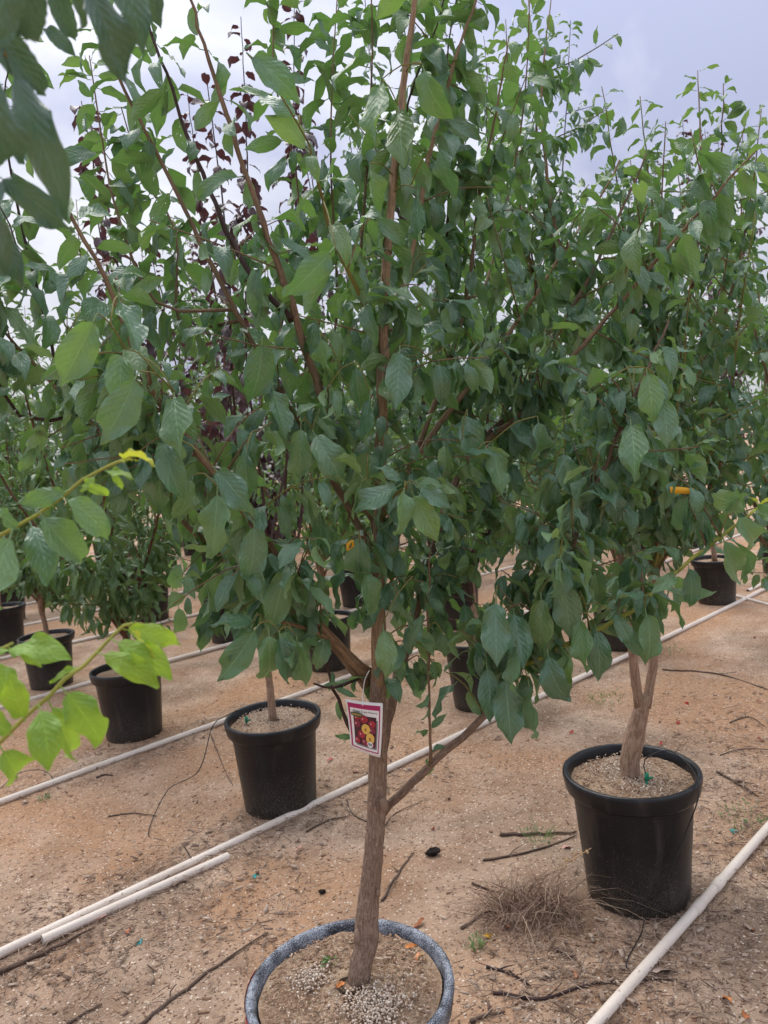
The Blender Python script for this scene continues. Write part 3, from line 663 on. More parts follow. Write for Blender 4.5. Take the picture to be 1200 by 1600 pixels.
# ---- the tagged tree in the foremost pot
def main_tree():
    rng = np.random.default_rng(21)
    base = gp(559, 1545, .417)
    t = Tree(base, 'big green plum tree with the picture tag on its trunk, in the speckled-rim pot', GTREE)
    Y0 = base[1]
    tr = [gp(560, 1562, .39), at(562, 1515, Y0), at(573, 1470, Y0 + .01), at(574, 1425, Y0 + .02), at(584, 1330, Y0 + .02), at(590, 1230, Y0 + .03), at(590, 1150, Y0 + .03), at(591, 1060, Y0 + .02)]
    t.wood('trunk', tr, 0, 0, BARK, 16, .02, .035, radii=[.0255, .0255, .0275, .0235, .0222, .0212, .0208, .0206, .020, .0165], rng=rng)
    for kx, ky, kr in ((559, 1466, .012), (591, 1395, .006), (580, 1262, .006), (601, 1180, .006), (600, 1258, .011)):   # graft scar and knots
        kc = at(kx, ky, Y0 - .002); bm = bmesh.new(); bmesh.ops.create_icosphere(bm, subdivisions=2, radius=kr)
        for v in bm.verts: v.co = Vector((v.co.x * .8, v.co.y, v.co.z * 1.7)) * (1 + .35 * mnoise.noise(v.co * 90 + Vector((kx, 0, 0)))) + Vector(kc - base)
        me = bpy.data.meshes.new('knot'); bm.to_mesh(me); bm.free(); me.materials.append(BARK); me.polygons.foreach_set('use_smooth', [True] * len(me.polygons)); link('knot', me, t.e)
    ld = [at(591, 1070, Y0 + .02), at(592, 950, Y0 + .01), at(595, 720, Y0 + .0), at(600, 480, Y0 - .02), at(617, 250, Y0 - .02), at(645, 20, Y0 - .03), at(660, -90, Y0 - .03)]
    LD = t.wood('leader', ld, .0155, .0045, LEADER, 12, .03, .03, rng=rng)
    limbs = [
        ([(578, 1062, 1.66), (545, 1025, 1.61), (490, 962, 1.55), (420, 850, 1.48), (330, 735, 1.42), (240, 610, 1.38), (165, 435, 1.36), (100, 320, 1.36), (20, 155, 1.36)], .0105, .0045, TWIG),
        ([(580, 1078, 1.66), (520, 1010, 1.68), (440, 930, 1.68), (295, 825, 1.65), (240, 750, 1.62), (150, 665, 1.58), (50, 565, 1.55), (-50, 460, 1.52)], .010, .004, TWIG),
        ([(592, 830, 1.66), (545, 730, 1.60), (500, 610, 1.56), (430, 400, 1.52), (370, 230, 1.52), (300, 0, 1.52), (285, -80, 1.52)], .0105, .0052, TWIG),
        ([(592, 880, 1.66), (525, 760, 1.68), (435, 610, 1.68), (375, 500, 1.68), (270, 290, 1.68), (195, 140, 1.68), (120, -30, 1.68)], .0085, .004, TWIG),
        ([(455, 500, 1.53), (375, 400, 1.58), (300, 230, 1.62), (260, 115, 1.64), (205, -30, 1.66)], .0065, .004, DARKTWIG),
        ([(597, 560, 1.63), (575, 490, 1.52), (520, 372, 1.40), (498, 285, 1.34), (483, 225, 1.30)], .006, .003, SHOOT),
        ([(592, 880, 1.67), (640, 735, 1.70), (730, 607, 1.74), (790, 530, 1.76), (860, 425, 1.78), (940, 305, 1.8), (968, 250, 1.8)], .0085, .004, LEADER),
        ([(590, 1200, 1.675), (601, 1150, 1.685), (620, 1062, 1.70), (650, 960, 1.72), (690, 810, 1.74), (735, 710, 1.76), (815, 625, 1.78), (870, 525, 1.78), (945, 385, 1.78), (1010, 240, 1.78)], .0125, .004, BARK),
        ([(735, 710, 1.76), (830, 630, 1.70), (945, 500, 1.66), (1040, 390, 1.64), (1105, 320, 1.62), (1190, 225, 1.6)], .0065, .004, TWIG),
        ([(590, 1276, 1.672), (628, 1239, 1.655), (660, 1208, 1.64), (702, 1169, 1.62), (745, 1130, 1.60), (810, 1040, 1.56), (858, 945, 1.54), (915, 800, 1.52), (990, 625, 1.5), (1045, 500, 1.48)], .0098, .0045, BARK),
        ([(620, 520, 1.64), (645, 380, 1.68), (675, 225, 1.72), (720, 65, 1.74), (760, -40, 1.76)], .0075, .0045, LEADER),
        ([(640, 735, 1.70), (690, 600, 1.78), (725, 485, 1.84), (750, 300, 1.88), (772, 190, 1.9), (795, 60, 1.92)], .0065, .0035, TWIG),
        ([(810, 1040, 1.56), (900, 1000, 1.52), (985, 955, 1.48), (1060, 890, 1.44), (1125, 840, 1.42), (1188, 790, 1.4)], .0055, .0022, YSHOOT),
        ([(560, 1168, 1.67), (535, 1110, 1.65), (515, 1060, 1.62), (505, 1020, 1.60)], .005, .0025, DARKTWIG),
        ([(578, 1050, 1.65), (520, 1000, 1.58), (455, 975, 1.48), (418, 972, 1.42)], .006, .003, TWIG),
        ([(672, 1196, 1.63), (671, 1080, 1.60), (668, 960, 1.58), (672, 860, 1.58)], .0032, .002, TWIG),
        ([(594, 820, 1.64), (612, 780, 1.5), (636, 762, 1.38)], .005, .003, SHOOT),
        ([(560, 1060, 1.64), (520, 1075, 1.60), (490, 1068, 1.56)], .004, .002, DARKTWIG),
    ]
    P = []
    for k, (c, r0, r1, m) in enumerate(limbs):
        P.append(t.wood('branch', [at(*q) for q in c], r0, min(r1, .002) if c[-1][1] < 600 else r1, m, 9, .03, .05, rng=rng))
    kw = dict(rng=rng, fam='n', mat=GREEN, young=GREEN2, out=t.leaves)
    leaves_along(LD, t0=.22, spacing=.036, size=(.07, .115), droop=(.4, .95), spur=.4, thin=.75, **kw)
    spec = {0: (.28, .030), 1: (.32, .028), 2: (.14, .036), 3: (.16, .036), 4: (.1, .040), 5: (.2, .030), 6: (.22, .024), 7: (.40, .024), 8: (.15, .025), 9: (.42, .024), 10: (.2, .026), 11: (.2, .026), 12: (.3, .045)}
    for k, (t0, sp) in spec.items():
        leaves_along(P[k], t0=t0, spacing=sp, size=(.065, .115), droop=(.3, .92) if k not in (5, 12) else (.2, .6), spur=.4, thin=.4, **kw)
    # side shoots
    def shoots(path, n, ln, t0, t1, droop=(.35, .9), size=(.06, .10)):
        for i in range(n):
            f = rng.uniform(t0, t1); k = int(f * (len(path) - 1)); p = path[k]; T = unit(path[min(k + 1, len(path) - 1)] - path[max(k - 1, 0)])
            o = rng.normal(0, 1, 3); o = unit(o - T * (o @ T)); d = unit(o * .9 + UPV * rng.uniform(-.2, .6) + T * .3); l = rng.uniform(*ln)
            c = [p, p + d * l * .5 + UPV * .02 * l, p + d * l + UPV * rng.uniform(-.12, .15) * l]
            sp = t.wood('shoot', c,   .0020, .0011, TWIG if rng.random() < .75 else SHOOT, 5, .05, 0, rng=rng)
            leaves_along(sp, t0=.15, spacing=.026, size=size, droop=droop, spur=.15, **kw)
    for k, n, a0, a1 in ((0, 5, .3, .7), (1, 6, .3, .95), (2, 4, .15, .5), (3, 3, .2, .6), (6, 7, .2, .9), (7, 8, .4, .9), (8, 6, .1, .9), (9, 9, .4, .95), (10, 4, .2, .8), (11, 4, .2, .8)):
        shoots(P[k], n, (.12, .28), a0, a1)
    shoots(LD, 6, (.10, .22), .2, .6)
    # leafy spurs filling the crown
    for x0, x1, y0, y1, n, ya, yb in ((270, 570, 560, 980, 44, 1.35, 1.75), (630, 900, 800, 1060, 34, 1.5, 1.75), (320, 585, 840, 1010, 20, 1.45, 1.72), (600, 920, 500, 930, 46, 1.45, 1.9), (-20, 300, 480, 780, 26, 1.3, 1.7), (640, 1000, 320, 600, 14, 1.5, 1.9), (420, 720, 330, 560, 10, 1.4, 1.8), (880, 1060, 540, 960, 22, 1.4, 1.6)  ):
        nodes = np.concatenate([LD] + P[:13])
        for i in range(n):
            p = at(rng.uniform(x0, x1), rng.uniform(y0, y1), rng.uniform(ya, yb)); dd = np.linalg.norm(nodes - p - np.array([0, 0, -.05]), axis=1); q = nodes[int(dd.argmin())]
            if np.linalg.norm(p - q) > .42: continue
            sp = t.wood('shoot', [q, (q + p) / 2 + UPV * .02, p],   .0020, .0011, TWIG if rng.random() < .75 else SHOOT, 5, .05, 0, rng=rng)
            leaves_along(sp, t0=.25, spacing=.026, size=(.055, .10), droop=(.35, .95), spur=.4, **kw)
    # slim upright shoots against the sky
    for c in (((448, 520, 1.9), (445, 300, 1.95), (437, 120, 1.98), (434, -40, 2.0)), ((528, 520, 1.85), (525, 280, 1.9), (528, 120, 1.95), (533, -40, 2.0)), ((690, 470, 1.85), (694, 250, 1.9), (700, 90, 1.95), (712, -40, 2.0)), ((565, 480, 1.75), (556, 260, 1.8), (566, 90, 1.8), (580, -40, 1.8)), ((60, 520, 1.6), (40, 330, 1.7), (38, 190, 1.75), (20, 60, 1.8)),
              ((235, 500, 1.7), (190, 330, 1.8), (165, 215, 1.85), (130, 90, 1.9)), ((770, 450, 2.0), (800, 250, 2.1), (812, 100, 2.1), (822, -30, 2.1)), ((625, 330, 1.8), (655, 180, 1.8), (668, 60, 1.8), (690, -40, 1.8)), ((290, 520, 1.8), (250, 380, 1.85), (222, 260, 1.9), (200, 170, 1.9)), ((0, 640, 1.5), (-10, 500, 1.5), (10, 400, 1.55), (0, 300, 1.6))):
        c = [at(*q) + rng.normal(0, .018, 3) for q in c]; nodes = np.concatenate([LD] + P[:13]); q = nodes[int(np.linalg.norm(nodes - c[0] - np.array([0, 0, -.1]), axis=1).argmin())]
        sp = t.wood('shoot', [q] + c, .0042, .0014, DARKTWIG if rng.random() < .6 else TWIG, 6, .05, .03, rng=rng)
        leaves_along(sp, t0=.12, spacing=.022, size=(.08, .125), droop=(.15, .8), spur=.35, **kw)
    # the hanging cluster low on the long side limb
    for i in range(11):
        p = at(rng.uniform(765, 885), rng.uniform(900, 1010), rng.uniform(1.48, 1.62))
        q = min((pt for pt in P[9]), key=lambda z: np.linalg.norm(z - p))
        sp = t.wood('shoot', [q, (q + p) / 2 + UPV * .02, p + UPV * -.02], .0026, .0014, TWIG, 5, .04, 0, rng=rng)
        leaves_along(sp, t0=.3, spacing=.022, size=(.07, .105), droop=(.65, .98), spur=.5, **kw)
    # leaves that stand out one by one: stalk, tip, distance
    cam_n = lambda b: unit(EYEV - b)
    hand = [((625, 540), (620, 637), 1.45), ((556, 565), (560, 648), 1.47), ((578, 615), (572, 702), 1.46), ((577, 695), (563, 788), 1.45), ((272, 612), (282, 706), 1.25), ((262, 682), (263, 776), 1.27), ((332, 728), (396, 800), 1.26), ((340, 760), (336, 870), 1.28), ((397, 812), (398, 906), 1.34),
        ((302, 742), (284, 816), 1.33), ((447, 878), (433, 982), 1.40), ((488, 672), (530, 748), 1.42), ((470, 660), (474, 752), 1.40), ((410, 525), (403, 628), 1.36), ((425, 600), (440, 682), 1.4), ((217, 580), (164, 692), 1.15), ((195, 545), (176, 640), 1.2), ((152, 490), (105, 592), 1.15), ((185, 462), (208, 552), 1.25),
        ((660, 100), (684, 192), 1.5), ((595, 125), (584, 216), 1.5), ((622, 165), (638, 254), 1.5), ((578, 255), (590, 345), 1.5), ((652, 295), (658, 388), 1.5), ((682, 225), (712, 303), 1.5), ((524, 385), (455, 466), 1.2), ((385, 82), (465, 150), 1.15), ((470, 185), (400, 145), 1.3),
        ((1010, 575), (1022, 657), 1.4), ((1035, 615), (1047, 694), 1.4), ((985, 655), (994, 742), 1.45), ((775, 930), (780, 1032), 1.45), ((802, 950), (818, 1040), 1.48), ((845, 925), (850, 1017), 1.47), ((880, 895), (897, 988), 1.46), ((760, 1035), (770, 1122), 1.5), ((825, 1062), (838, 1154), 1.46),
        ((855, 1015), (873, 1112), 1.45), ((790, 1050), (795, 1148), 1.47), ((885, 1010), (880, 1090), 1.48), ((808, 1000), (800, 1085), 1.44), ((905, 960), (915, 1045), 1.45), ((632, 762), (622, 828), 1.33), ((642, 766), (682, 838), 1.33), ((628, 756), (556, 800), 1.35), ((652, 758), (702, 792), 1.33), ((630, 752), (590, 730), 1.36), ((645, 770), (655, 825), 1.36), ((640, 755), (690, 755), 1.36),
        ((405, 975), (345, 1064), 1.36), ((420, 980), (423, 1090), 1.36), ((436, 985), (450, 1078), 1.37), ((462, 992), (482, 1072), 1.38), ((400, 968), (336, 975), 1.38), ((408, 970), (438, 948), 1.40), ((395, 975), (370, 1030), 1.39), ((445, 980), (460, 1040), 1.4),
        ((572, 885), (577, 965), 1.48), ((598, 975), (606, 1058), 1.46), ((562, 830), (553, 912), 1.46), ((612, 915), (642, 980), 1.5), ((1128, 835), (1158, 922), 1.36), ((1148, 800), (1200, 872), 1.36), ((1060, 895), (1020, 930), 1.4), ((1075, 880), (1085, 945), 1.42), ((955, 955), (990, 1005), 1.44), ((1008, 950), (1022, 1034), 1.42), ((930, 975), (946, 1062), 1.45), ((1015, 930), (960, 935), 1.42),
        ((640, 1015), (655, 965), 1.52), ((690, 985), (700, 1030), 1.55), ((1170, 802), (1120, 770), 1.39), ((1180, 795), (1215, 805), 1.39), ((730, 640), (735, 730), 1.55), ((770, 690), (780, 770), 1.52), ((840, 650), (850, 735), 1.5), ((880, 700), (890, 780), 1.48), ((700, 560), (690, 640), 1.6), ((500, 520), (515, 600), 1.45), ((385, 700), (380, 780), 1.32), ((500, 790), (505, 870), 1.45), ((540, 880), (520, 950), 1.5)]
    for (b, q, Y) in hand:
        bw, qw = at(*b, Y), at(*q, Y - .01 + rng.normal(0, .025))
        nr = cam_n(bw) + UPV * .45 + rng.normal(0, .40, 3)
        young = b[0] > 1100 or q in ((438, 948), (690, 755))
        t.place(bw, qw, nr, (('f', int(rng.integers(4))) if rng.random() < .25 else ('h', int(rng.integers(8)))), GREEN2 if rng.random() < .3 or young else GREEN, rng.uniform(.92, 1.12))
        near = min((z for L in t.limbs for z in L), key=lambda z: np.linalg.norm(z - bw))
        if .02 < np.linalg.norm(near - bw) < .3:
            t.wood('shoot', [near, (near + bw) / 2 + UPV * .012, bw], .0015, .0011, SHOOT, 5, .03, 0, rng=rng)
    for k in range(5):   # yellow tip of the outer shoot
        b = at(1186, 792, 1.4); t.place(b, b + unit(rng.normal(0, 1, 3) + np.array([.3, 0, .8])) * rng.uniform(.02, .04), rng.normal(0, 1, 3), ('n', k), TIPY, .6)
    for k in range(26):  # a few small curled leaves on the thin upright twigs
        L = t.limbs[-1] if False else P[15] if k < 10 else P[13] if k < 18 else P[17]
        p = L[int(rng.integers(len(L)))]; d = rng.normal(0, 1, 3); d[2] -= .7; t.place(p, p + unit(d) * rng.uniform(.025, .055), rng.normal(0, 1, 3) + UPV, ('n', k % 14), GREEN, .8, False)
    ALL.append(t); return t
# ---- generic young tree: clear trunk, vase of rising limbs, side shoots
def auto_tree(xy, seed, label, group=GTREE, H=3.1, spread=.6, clear=.8, nl=7, fam='n', mat=None, young=None, size=(.07, .10), sp=.030, nshoot=6, trunk_r=.02, tmat=None, bmat=None, lod=0, lean=(0, 0), droop=(.3, .85), lt0=.12):
    rng = np.random.default_rng(seed); z0 = SOIL_Z - .02
    mat = mat or GREEN; tmat = tmat or BARK_TAN; bmat = bmat or TWIG
    t = Tree((xy[0], xy[1], z0), label, group); b = t.base
    top = b + np.array([lean[0], lean[1], clear - z0])
    t.wood('trunk', [b, b + (top - b) * .3 + rng.normal(0, .008, 3) * (1, 1, 0), b + (top - b) * .7 + rng.normal(0, .01, 3) * (1, 1, 0), top], 0, 0, tmat, 10 if lod == 0 else 6, .05, .03, radii=[trunk_r * 1.25, trunk_r, trunk_r * .95, trunk_r * .9, trunk_r * .8], rng=rng)
    for i in range(nl):
        az = i * 2.399 + rng.uniform(-.4, .4); f = rng.uniform(.55, 1.0); st = b + (top - b) * f
        rmax = spread * rng.uniform(.45, 1.1); zt = H * rng.uniform(.80, 1.03); c = [st]
        if i == 0: rmax *= .2; zt = H
        for q in (.2, .45, .72, 1.0):
            rr = rmax * (1 - (1 - q) ** 1.9); c.append(np.array([top[0] + math.cos(az) * rr, top[1] + math.sin(az) * rr, st[2] + (zt - st[2]) * q]) + rng.normal(0, .03, 3))
        P = t.wood('branch', c, trunk_r * .5, .0016, bmat, 7 if lod == 0 else 4, .06 if lod == 0 else .15, .04, rng=rng)
        leaves_along(P, t0=lt0, spacing=sp, size=size, droop=droop, fam=fam, mat=mat, young=young, spur=.5, out=t.leaves, rng=rng)
        for k in range(nshoot):
            f = max(rng.uniform(.05, .88) ** 1.1, lt0 - .1); j = int(f * (len(P) - 1)); p = P[j]; T = unit(P[min(j + 1, len(P) - 1)] - P[max(0, j - 1)])
            o = np.array([math.cos(az + rng.normal(0, 1.2)), math.sin(az + rng.normal(0, 1.2)), rng.uniform(-.2, .7)]); l = rng.uniform(.14, .42) * (1 - .4 * f)
            c2 = [p, p + unit(o) * l * .5, p + unit(o) * l + UPV * rng.uniform(-.1, .25) * l]
            S = spline(c2, .06)
            if lod == 0: t.wood('shoot', c2, .0032, .0015, bmat, 4, .08, 0, rng=rng)
            leaves_along(S, t0=.15, spacing=sp * .75, size=size, droop=droop, fam=fam, mat=mat, young=young, spur=.35, out=t.leaves, rng=rng)
    ALL.append(t); return t

mt = main_tree()

# ---- the twin-stemmed tree
def right_tree():
    rng = np.random.default_rng(5)
    base = np.array([RIGHT_XY[0] - .005, RIGHT_XY[1], SOIL_Z]); Y = base[1]
    t = Tree(base, 'twin-stemmed plum tree with pale tan stems forking just above its dusty pot', GTREE)
    t.wood('trunk', [base - UPV * .03, at(984, 1190, Y), at(990, 1160, Y), at(999, 1120, Y), at(1007, 1085, Y)], 0, 0, BARK_TAN, 14, .02, .03, radii=[.031, .032, .034, .034, .030, .026, .022], rng=rng)
    A = t.wood('stem', [at(1001, 1108, Y), at(990, 1040, Y - .01), at(981, 950, Y - .02), at(966, 860, Y - .02), at(930, 740, Y), at(900, 600, Y + .05), at(885, 450, Y + .05), at(858, 300, Y + .05), at(846, 150, Y + .05), at(862, -10, Y + .05)], .0165, .0014, BARK_TAN, 10, .04, .03, rng=rng)
    B = t.wood('stem', [at(1007, 1104, Y), at(1020, 1040, Y + .02), at(1023, 900, Y + .04), at(1030, 720, Y + .05), at(1060, 560, Y + .05), at(1090, 380, Y + .03), at(1095, 250, Y + .03), at(1090, 110, Y + .03)], .0160, .0014, BARK_TAN, 10, .04, .03, rng=rng)
    kw = dict(rng=rng, fam='n', mat=GREEN, young=GREEN2, out=t.leaves)
    leaves_along(A, t0=.33, spacing=.026, size=(.06, .10), droop=(.35, .9), **kw); leaves_along(B, t0=.30, spacing=.026, size=(.06, .10), droop=(.3, .9), **kw)
    tips = [(940, 135, Y - .1, 985, 850), (985, 250, Y - .2, 1000, 780), (1040, 190, Y - .3, 1018, 800), (1150, 240, Y + .2, 1040, 690), (1190, 170, Y - .1, 1025, 760), (1180, 330, Y - .4, 1018, 900), (1130, 130, Y - .2, 1060, 560), (905, 330, Y - .2, 960, 830), (960, 400, Y - .45, 985, 950), (1080, 420, Y - .5, 1018, 900), (880, 620, Y - .4, 990, 1000), (1150, 600, Y - .3, 1018, 880), (1120, 740, Y - .1, 1020, 900), (830, 480, Y + .3, 930, 740), (800, 200, Y + .3, 920, 700), (1010, 560, Y + .3, 1018, 880), (1190, 480, Y + .1, 1030, 720), (790, 30, Y + .1, 900, 600), (825, -10, Y + .2, 890, 480), (1000, 150, Y - .15, 1018, 840)]
    for px, py, y, sx, sy in tips:
        s = at(sx, sy, Y); e = at(px, py, y); m = (s + e) / 2 + (e - s) * np.array([.18, .18, -.05]) + rng.normal(0, .02, 3)
        P = t.wood('branch', [s, (s + m) / 2 + rng.normal(0, .015, 3), m, (m + e) / 2 + rng.normal(0, .02, 3), e], .0075, .0013, TWIG if rng.random() < .7 else SHOOT, 7, .05, .04, rng=rng)
        leaves_along(P, t0=.18, spacing=.025, size=(.06, .10), droop=(.25, .88), spur=.5, **kw)
        for k in range(7):
            f = rng.uniform(.15, .8); j = int(f * (len(P) - 1)); o = rng.normal(0, 1, 3); o[2] = abs(o[2]) * .4; l = rng.uniform(.12, .3)
            c = [P[j], P[j] + unit(o) * l * .5, P[j] + unit(o) * l + UPV * .03]
            S = t.wood('shoot', c, .0028, .0014, SHOOT, 5, .06, 0, rng=rng); leaves_along(S, t0=.15, spacing=.022, size=(.055, .095), droop=(.3, .9), spur=.35, **kw)
    ALL.append(t)
right_tree()

# ---- the tree beside the viewer: its branches reach into the frame
def near_tree():
    rng = np.random.default_rng(9); xy = row(-.55, -1.36)
    pot(xy, 'pot beside the viewer, out of the frame', GPOT)
    base = np.array([xy[0], xy[1], SOIL_Z - .02])
    t = Tree(base, 'tree beside the viewer whose blurred leaves and lime shoots reach into the frame', GTREE)
    t.wood('trunk', [base, base + (0.01, 0, .35), base + (.03, .01, .75)], .027, .018, BARK_TAN, 12, .04, .03, rng=rng)
    s = base + np.array([.02, .01, .55]); s2 = base + np.array([.03, .01, .75])
    up = t.wood('branch', [s2, s2 + (.25, -.02, .6), at(-160, 120, .62) + (0, 0, .0), at(-60, -120, .60), at(120, -190, .58)], .012, .004, TWIG, 8, .04, .03, rng=rng)
    mid = t.wood('branch', [s2, s2 + (.3, .02, .22), at(-120, 880, .80), at(0, 836, .78), at(60, 800, .77), at(130, 752, .76), at(208, 712, .75)], .0055, .0014, YSHOOT, 8, .03, .03, rng=rng)
    low = t.wood('branch', [s, s + (.3, .0, .12), at(-120, 1270, .70), at(0, 1165, .68), at(75, 1085, .66), at(130, 1040, .66), at(180, 992, .66), at(208, 974, .66)], .005, .0013, YSHOOT, 8, .03, .03, rng=rng)
    low2 = t.wood('branch', [s, s + (.25, .05, .25), at(-100, 1080, .72), at(-20, 1030, .70), at(20, 1005, .69)], .004, .0013, YSHOOT, 7, .03, .03, rng=rng)
    ups = [((130, -40), (205, 128), .56, .9), ((60, -60), (15, 60), .50, 1.2), ((100, -60), (130, 45), .62, .8), ((-20, 20), (50, 150), .58, 1.0), ((-30, 90), (20, 300), .50, 1.0), ((10, 90), (110, 320), .58, .62), ((-40, 230), (10, 420), .5, .8), ((-10, 270), (110, 350), .66, .8), ((60, 40), (118, 80), .8, .9), ((-30, 330), (40, 440), .6, .7), ((-20, -60), (40, 40), .52, 1.1), ((-40, 380), (-5, 560), .55, .8), ((20, -60), (-10, 90), .45, 1.1), ((90, -50), (95, 60), .7, .8), ((-40, 130), (40, 240), .62, .9), ((170, -80), (228, 70), .6, .8), ((250, -50), (230, 40), .8, .9)]
    for b, q, Y, w in ups:
        bw, qw = at(*b, Y), at(*q, Y + .01); t.place(bw, qw, unit(EYEV - bw) + UPV * .5 + rng.normal(0, .2, 3), ('h', int(rng.integers(8))), GREEN_SHADE, w)
        near = min(up, key=lambda z: np.linalg.norm(z - bw)); t.wood('shoot', [near, (near + bw) / 2 + UPV * .01, bw], .0025, .0015, SHOOT, 5, .03, 0, rng=rng)
    mids = [((20, 826), (-10, 935), .74, 1.25, GREEN2), ((60, 798), (120, 880), .74, 1.0, GREEN2), ((95, 775), (165, 825), .73, .95, GREEN2), ((45, 812), (80, 890), .80, .8, GREEN), ((110, 765), (45, 790), .76, .8, GREEN2), ((-10, 840), (-60, 770), .78, 1, GREEN2), ((150, 742), (130, 765), .75, .9, LIME), ((165, 735), (205, 745), .75, .7, LIME), ((170, 735), (190, 760), .75, .6, LIME), ((190, 720), (220, 706), .75, .5, TIPY), ((185, 722), (214, 720), .74, .45, TIPY), ((120, 758), (165, 768), .76, .6, LIME), ((30, 828), (-5, 800), .76, .9, GREEN2)]
    lows = [((95, 1072), (160, 1150), .63, .95, LIME), ((60, 1100), (85, 1182), .62, 1.05, LIME), ((75, 1092), (118, 1190), .66, .8, LIME), ((150, 1018), (240, 1055), .64, .7, LIME), ((172, 998), (262, 1040), .65, .75, LIME), ((188, 982), (270, 1000), .66, .7, LIME), ((200, 978), (234, 1020), .65, .38, TIPY), ((40, 1128), (15, 1065), .64, .9, LIME), ((0, 1165), (40, 1228), .62, 1.1, LIME), ((20, 1150), (-30, 1120), .64, 1.1, LIME), ((130, 1040), (85, 1060), .68, .5, LIME)]
    low2s = [((0, 1018), (95, 1010), .66, .85, LIME), ((10, 1010), (60, 1030), .68, .6, LIME), ((-20, 1030), (22, 1085), .64, 1.1, LIME), ((-30, 1035), (5, 1010), .66, .8, LIME)]
    for b, q, Y, w, m in mids + lows + low2s:
        bw, qw = at(*b, Y), at(*q, Y + rng.normal(0, .015)); qw = bw + (qw - bw) * 1.12; w = w * 1.2; t.place(bw, qw, unit(EYEV - bw) * .8 + UPV * .7 + rng.normal(0, .2, 3), ('h', int(rng.integers(8))), m, w)
    ALL.append(t)
near_tree()

# ---- the rows behind
auto_tree(row(3.95, -1.33), 31, 'leafy green tree at the frame edge behind the twin-stemmed one', H=2.95, spread=.85, nl=12, size=(.065, .10), nshoot=8, sp=.026, trunk_r=.024)
auto_tree(row(.35, -3.0), 32, 'tall purple-leaved tree at the upper corner behind the blurred leaves', H=3.3, spread=.62, nl=8, mat=PURPLE, fam='r', size=(.065, .10), bmat=DARKTWIG, sp=.030, nshoot=4)
auto_tree(LEFT_XY, 33, 'dark purple-leaved tree rising behind the tagged tree from the dripper pot', H=3.5, spread=.75, clear=1.0, nl=9, mat=PURPLE, fam='r', size=(.065, .10), bmat=DARKTWIG, tmat=BARK_TAN, sp=.038, nshoot=3, trunk_r=.017, lt0=.52)
auto_tree(row(3.48, -3.05), 34, 'tall green tree directly behind the tagged trunk, tallest shoots against the sky', H=4.2, spread=.72, nl=12, size=(.07, .105), nshoot=7, sp=.027, bmat=DARKTWIG)
auto_tree(row(5.07, -2.99), 35, 'green tree behind the twin-stemmed tree, crown mixing with its leaves', H=3.6, spread=.8, nl=11, size=(.07, .105), nshoot=7)
auto_tree(row(6.71, -2.97), 36, 'purple-leaved tree showing above the crown beside the orange tape', H=4.1, spread=.7, clear=1.1, nl=8, mat=PURPLE, fam='r', size=(.06, .09), bmat=DARKTWIG, nshoot=5)
auto_tree(row(8.35, -3.0), 37, 'green tree at the frame edge past the crossing pipes', H=3.6, spread=.8, nl=8, size=(.08, .11), nshoot=5, lod=1)
auto_tree(row(1.88, -4.5), 38, 'tree with dark red-brown trunk and narrow low leaves above the lime shoots', H=3.0, spread=.8, clear=.80, nl=9, mat=PEACH, fam='p', size=(.12, .17), tmat=REDBARK, bmat=REDBARK, nshoot=6, sp=.036, trunk_r=.021, droop=(.2, .8))
auto_tree(row(3.51, -4.58), 39, 'green tree in third row seen between limbs of the tagged tree', H=3.4, spread=.75, nl=9, mat=GREEN2, size=(.08, .11), nshoot=5)
auto_tree(row(4.98, -4.55), 40, 'green tree in third row behind the hanging leaf cluster', H=3.5, spread=.75, nl=8, size=(.08, .11), nshoot=5)
auto_tree(row(6.6, -4.55), 41, 'green tree in third row behind the stems of the twin-stemmed tree', H=3.5, spread=.8, nl=8, mat=PEACH, fam='p', size=(.08, .12), nshoot=5)
auto_tree(row(8.2, -4.55), 42, 'low dark grey-purple tree beside the orange tape, far back', H=2.9, spread=.9, clear=.55, nl=9, mat=GREYP, fam='r', size=(.07, .10), bmat=DARKTWIG, nshoot=6)
auto_tree(row(1.97, -6.2), 43, 'bushy narrow-leaved tree on a pale trunk near the frame edge', H=2.9, spread=.95, clear=.75, nl=12, mat=PEACH, fam='p', size=(.11, .16), nshoot=7, sp=.036)
auto_tree(row(3.6, -6.2), 44, 'purple-leaved tree in fourth row, its wine red leaves dotting the gaps', H=3.6, spread=.7, nl=8, mat=PURPLE, fam='r', size=(.06, .09), bmat=DARKTWIG, nshoot=4)
auto_tree(row(2.15, -8.0), 45, 'bushy green tree at the frame edge above the stained pot', H=3.1, spread=.9, clear=.75, nl=8, mat=FAR_G, fam='q', size=(.09, .13), nshoot=7, lod=1)
auto_tree(row(3.67, -7.9), 46, 'narrow-leaved tree far back whose low leaves hang over its pot', H=3.2, spread=.85, clear=.6, nl=9, mat=FAR_G, fam='q', size=(.09, .13), nshoot=7, lod=1)
for i, (u, n) in enumerate(FAR):
    pur = i % 4 == 1
    auto_tree(row(u, n), 60 + i, ('distant purple-leaved tree in the %s row back, mostly hidden' if pur else 'distant green tree in the %s row back, mostly hidden by nearer crowns') % ORD[n], ('distant purple trees in the %s row' if pur else 'distant green trees in the %s row') % ORD[n],
              H=2.9 + .6 * ((i * 37) % 10) / 10, spread=.85, clear=.8, nl=7, mat=FAR_P if pur else FAR_G, fam='l' if i % 3 == 0 or pur else 'q', size=(.10, .15), sp=.040, nshoot=10, lod=1, bmat=DARKTWIG if pur else TWIG)
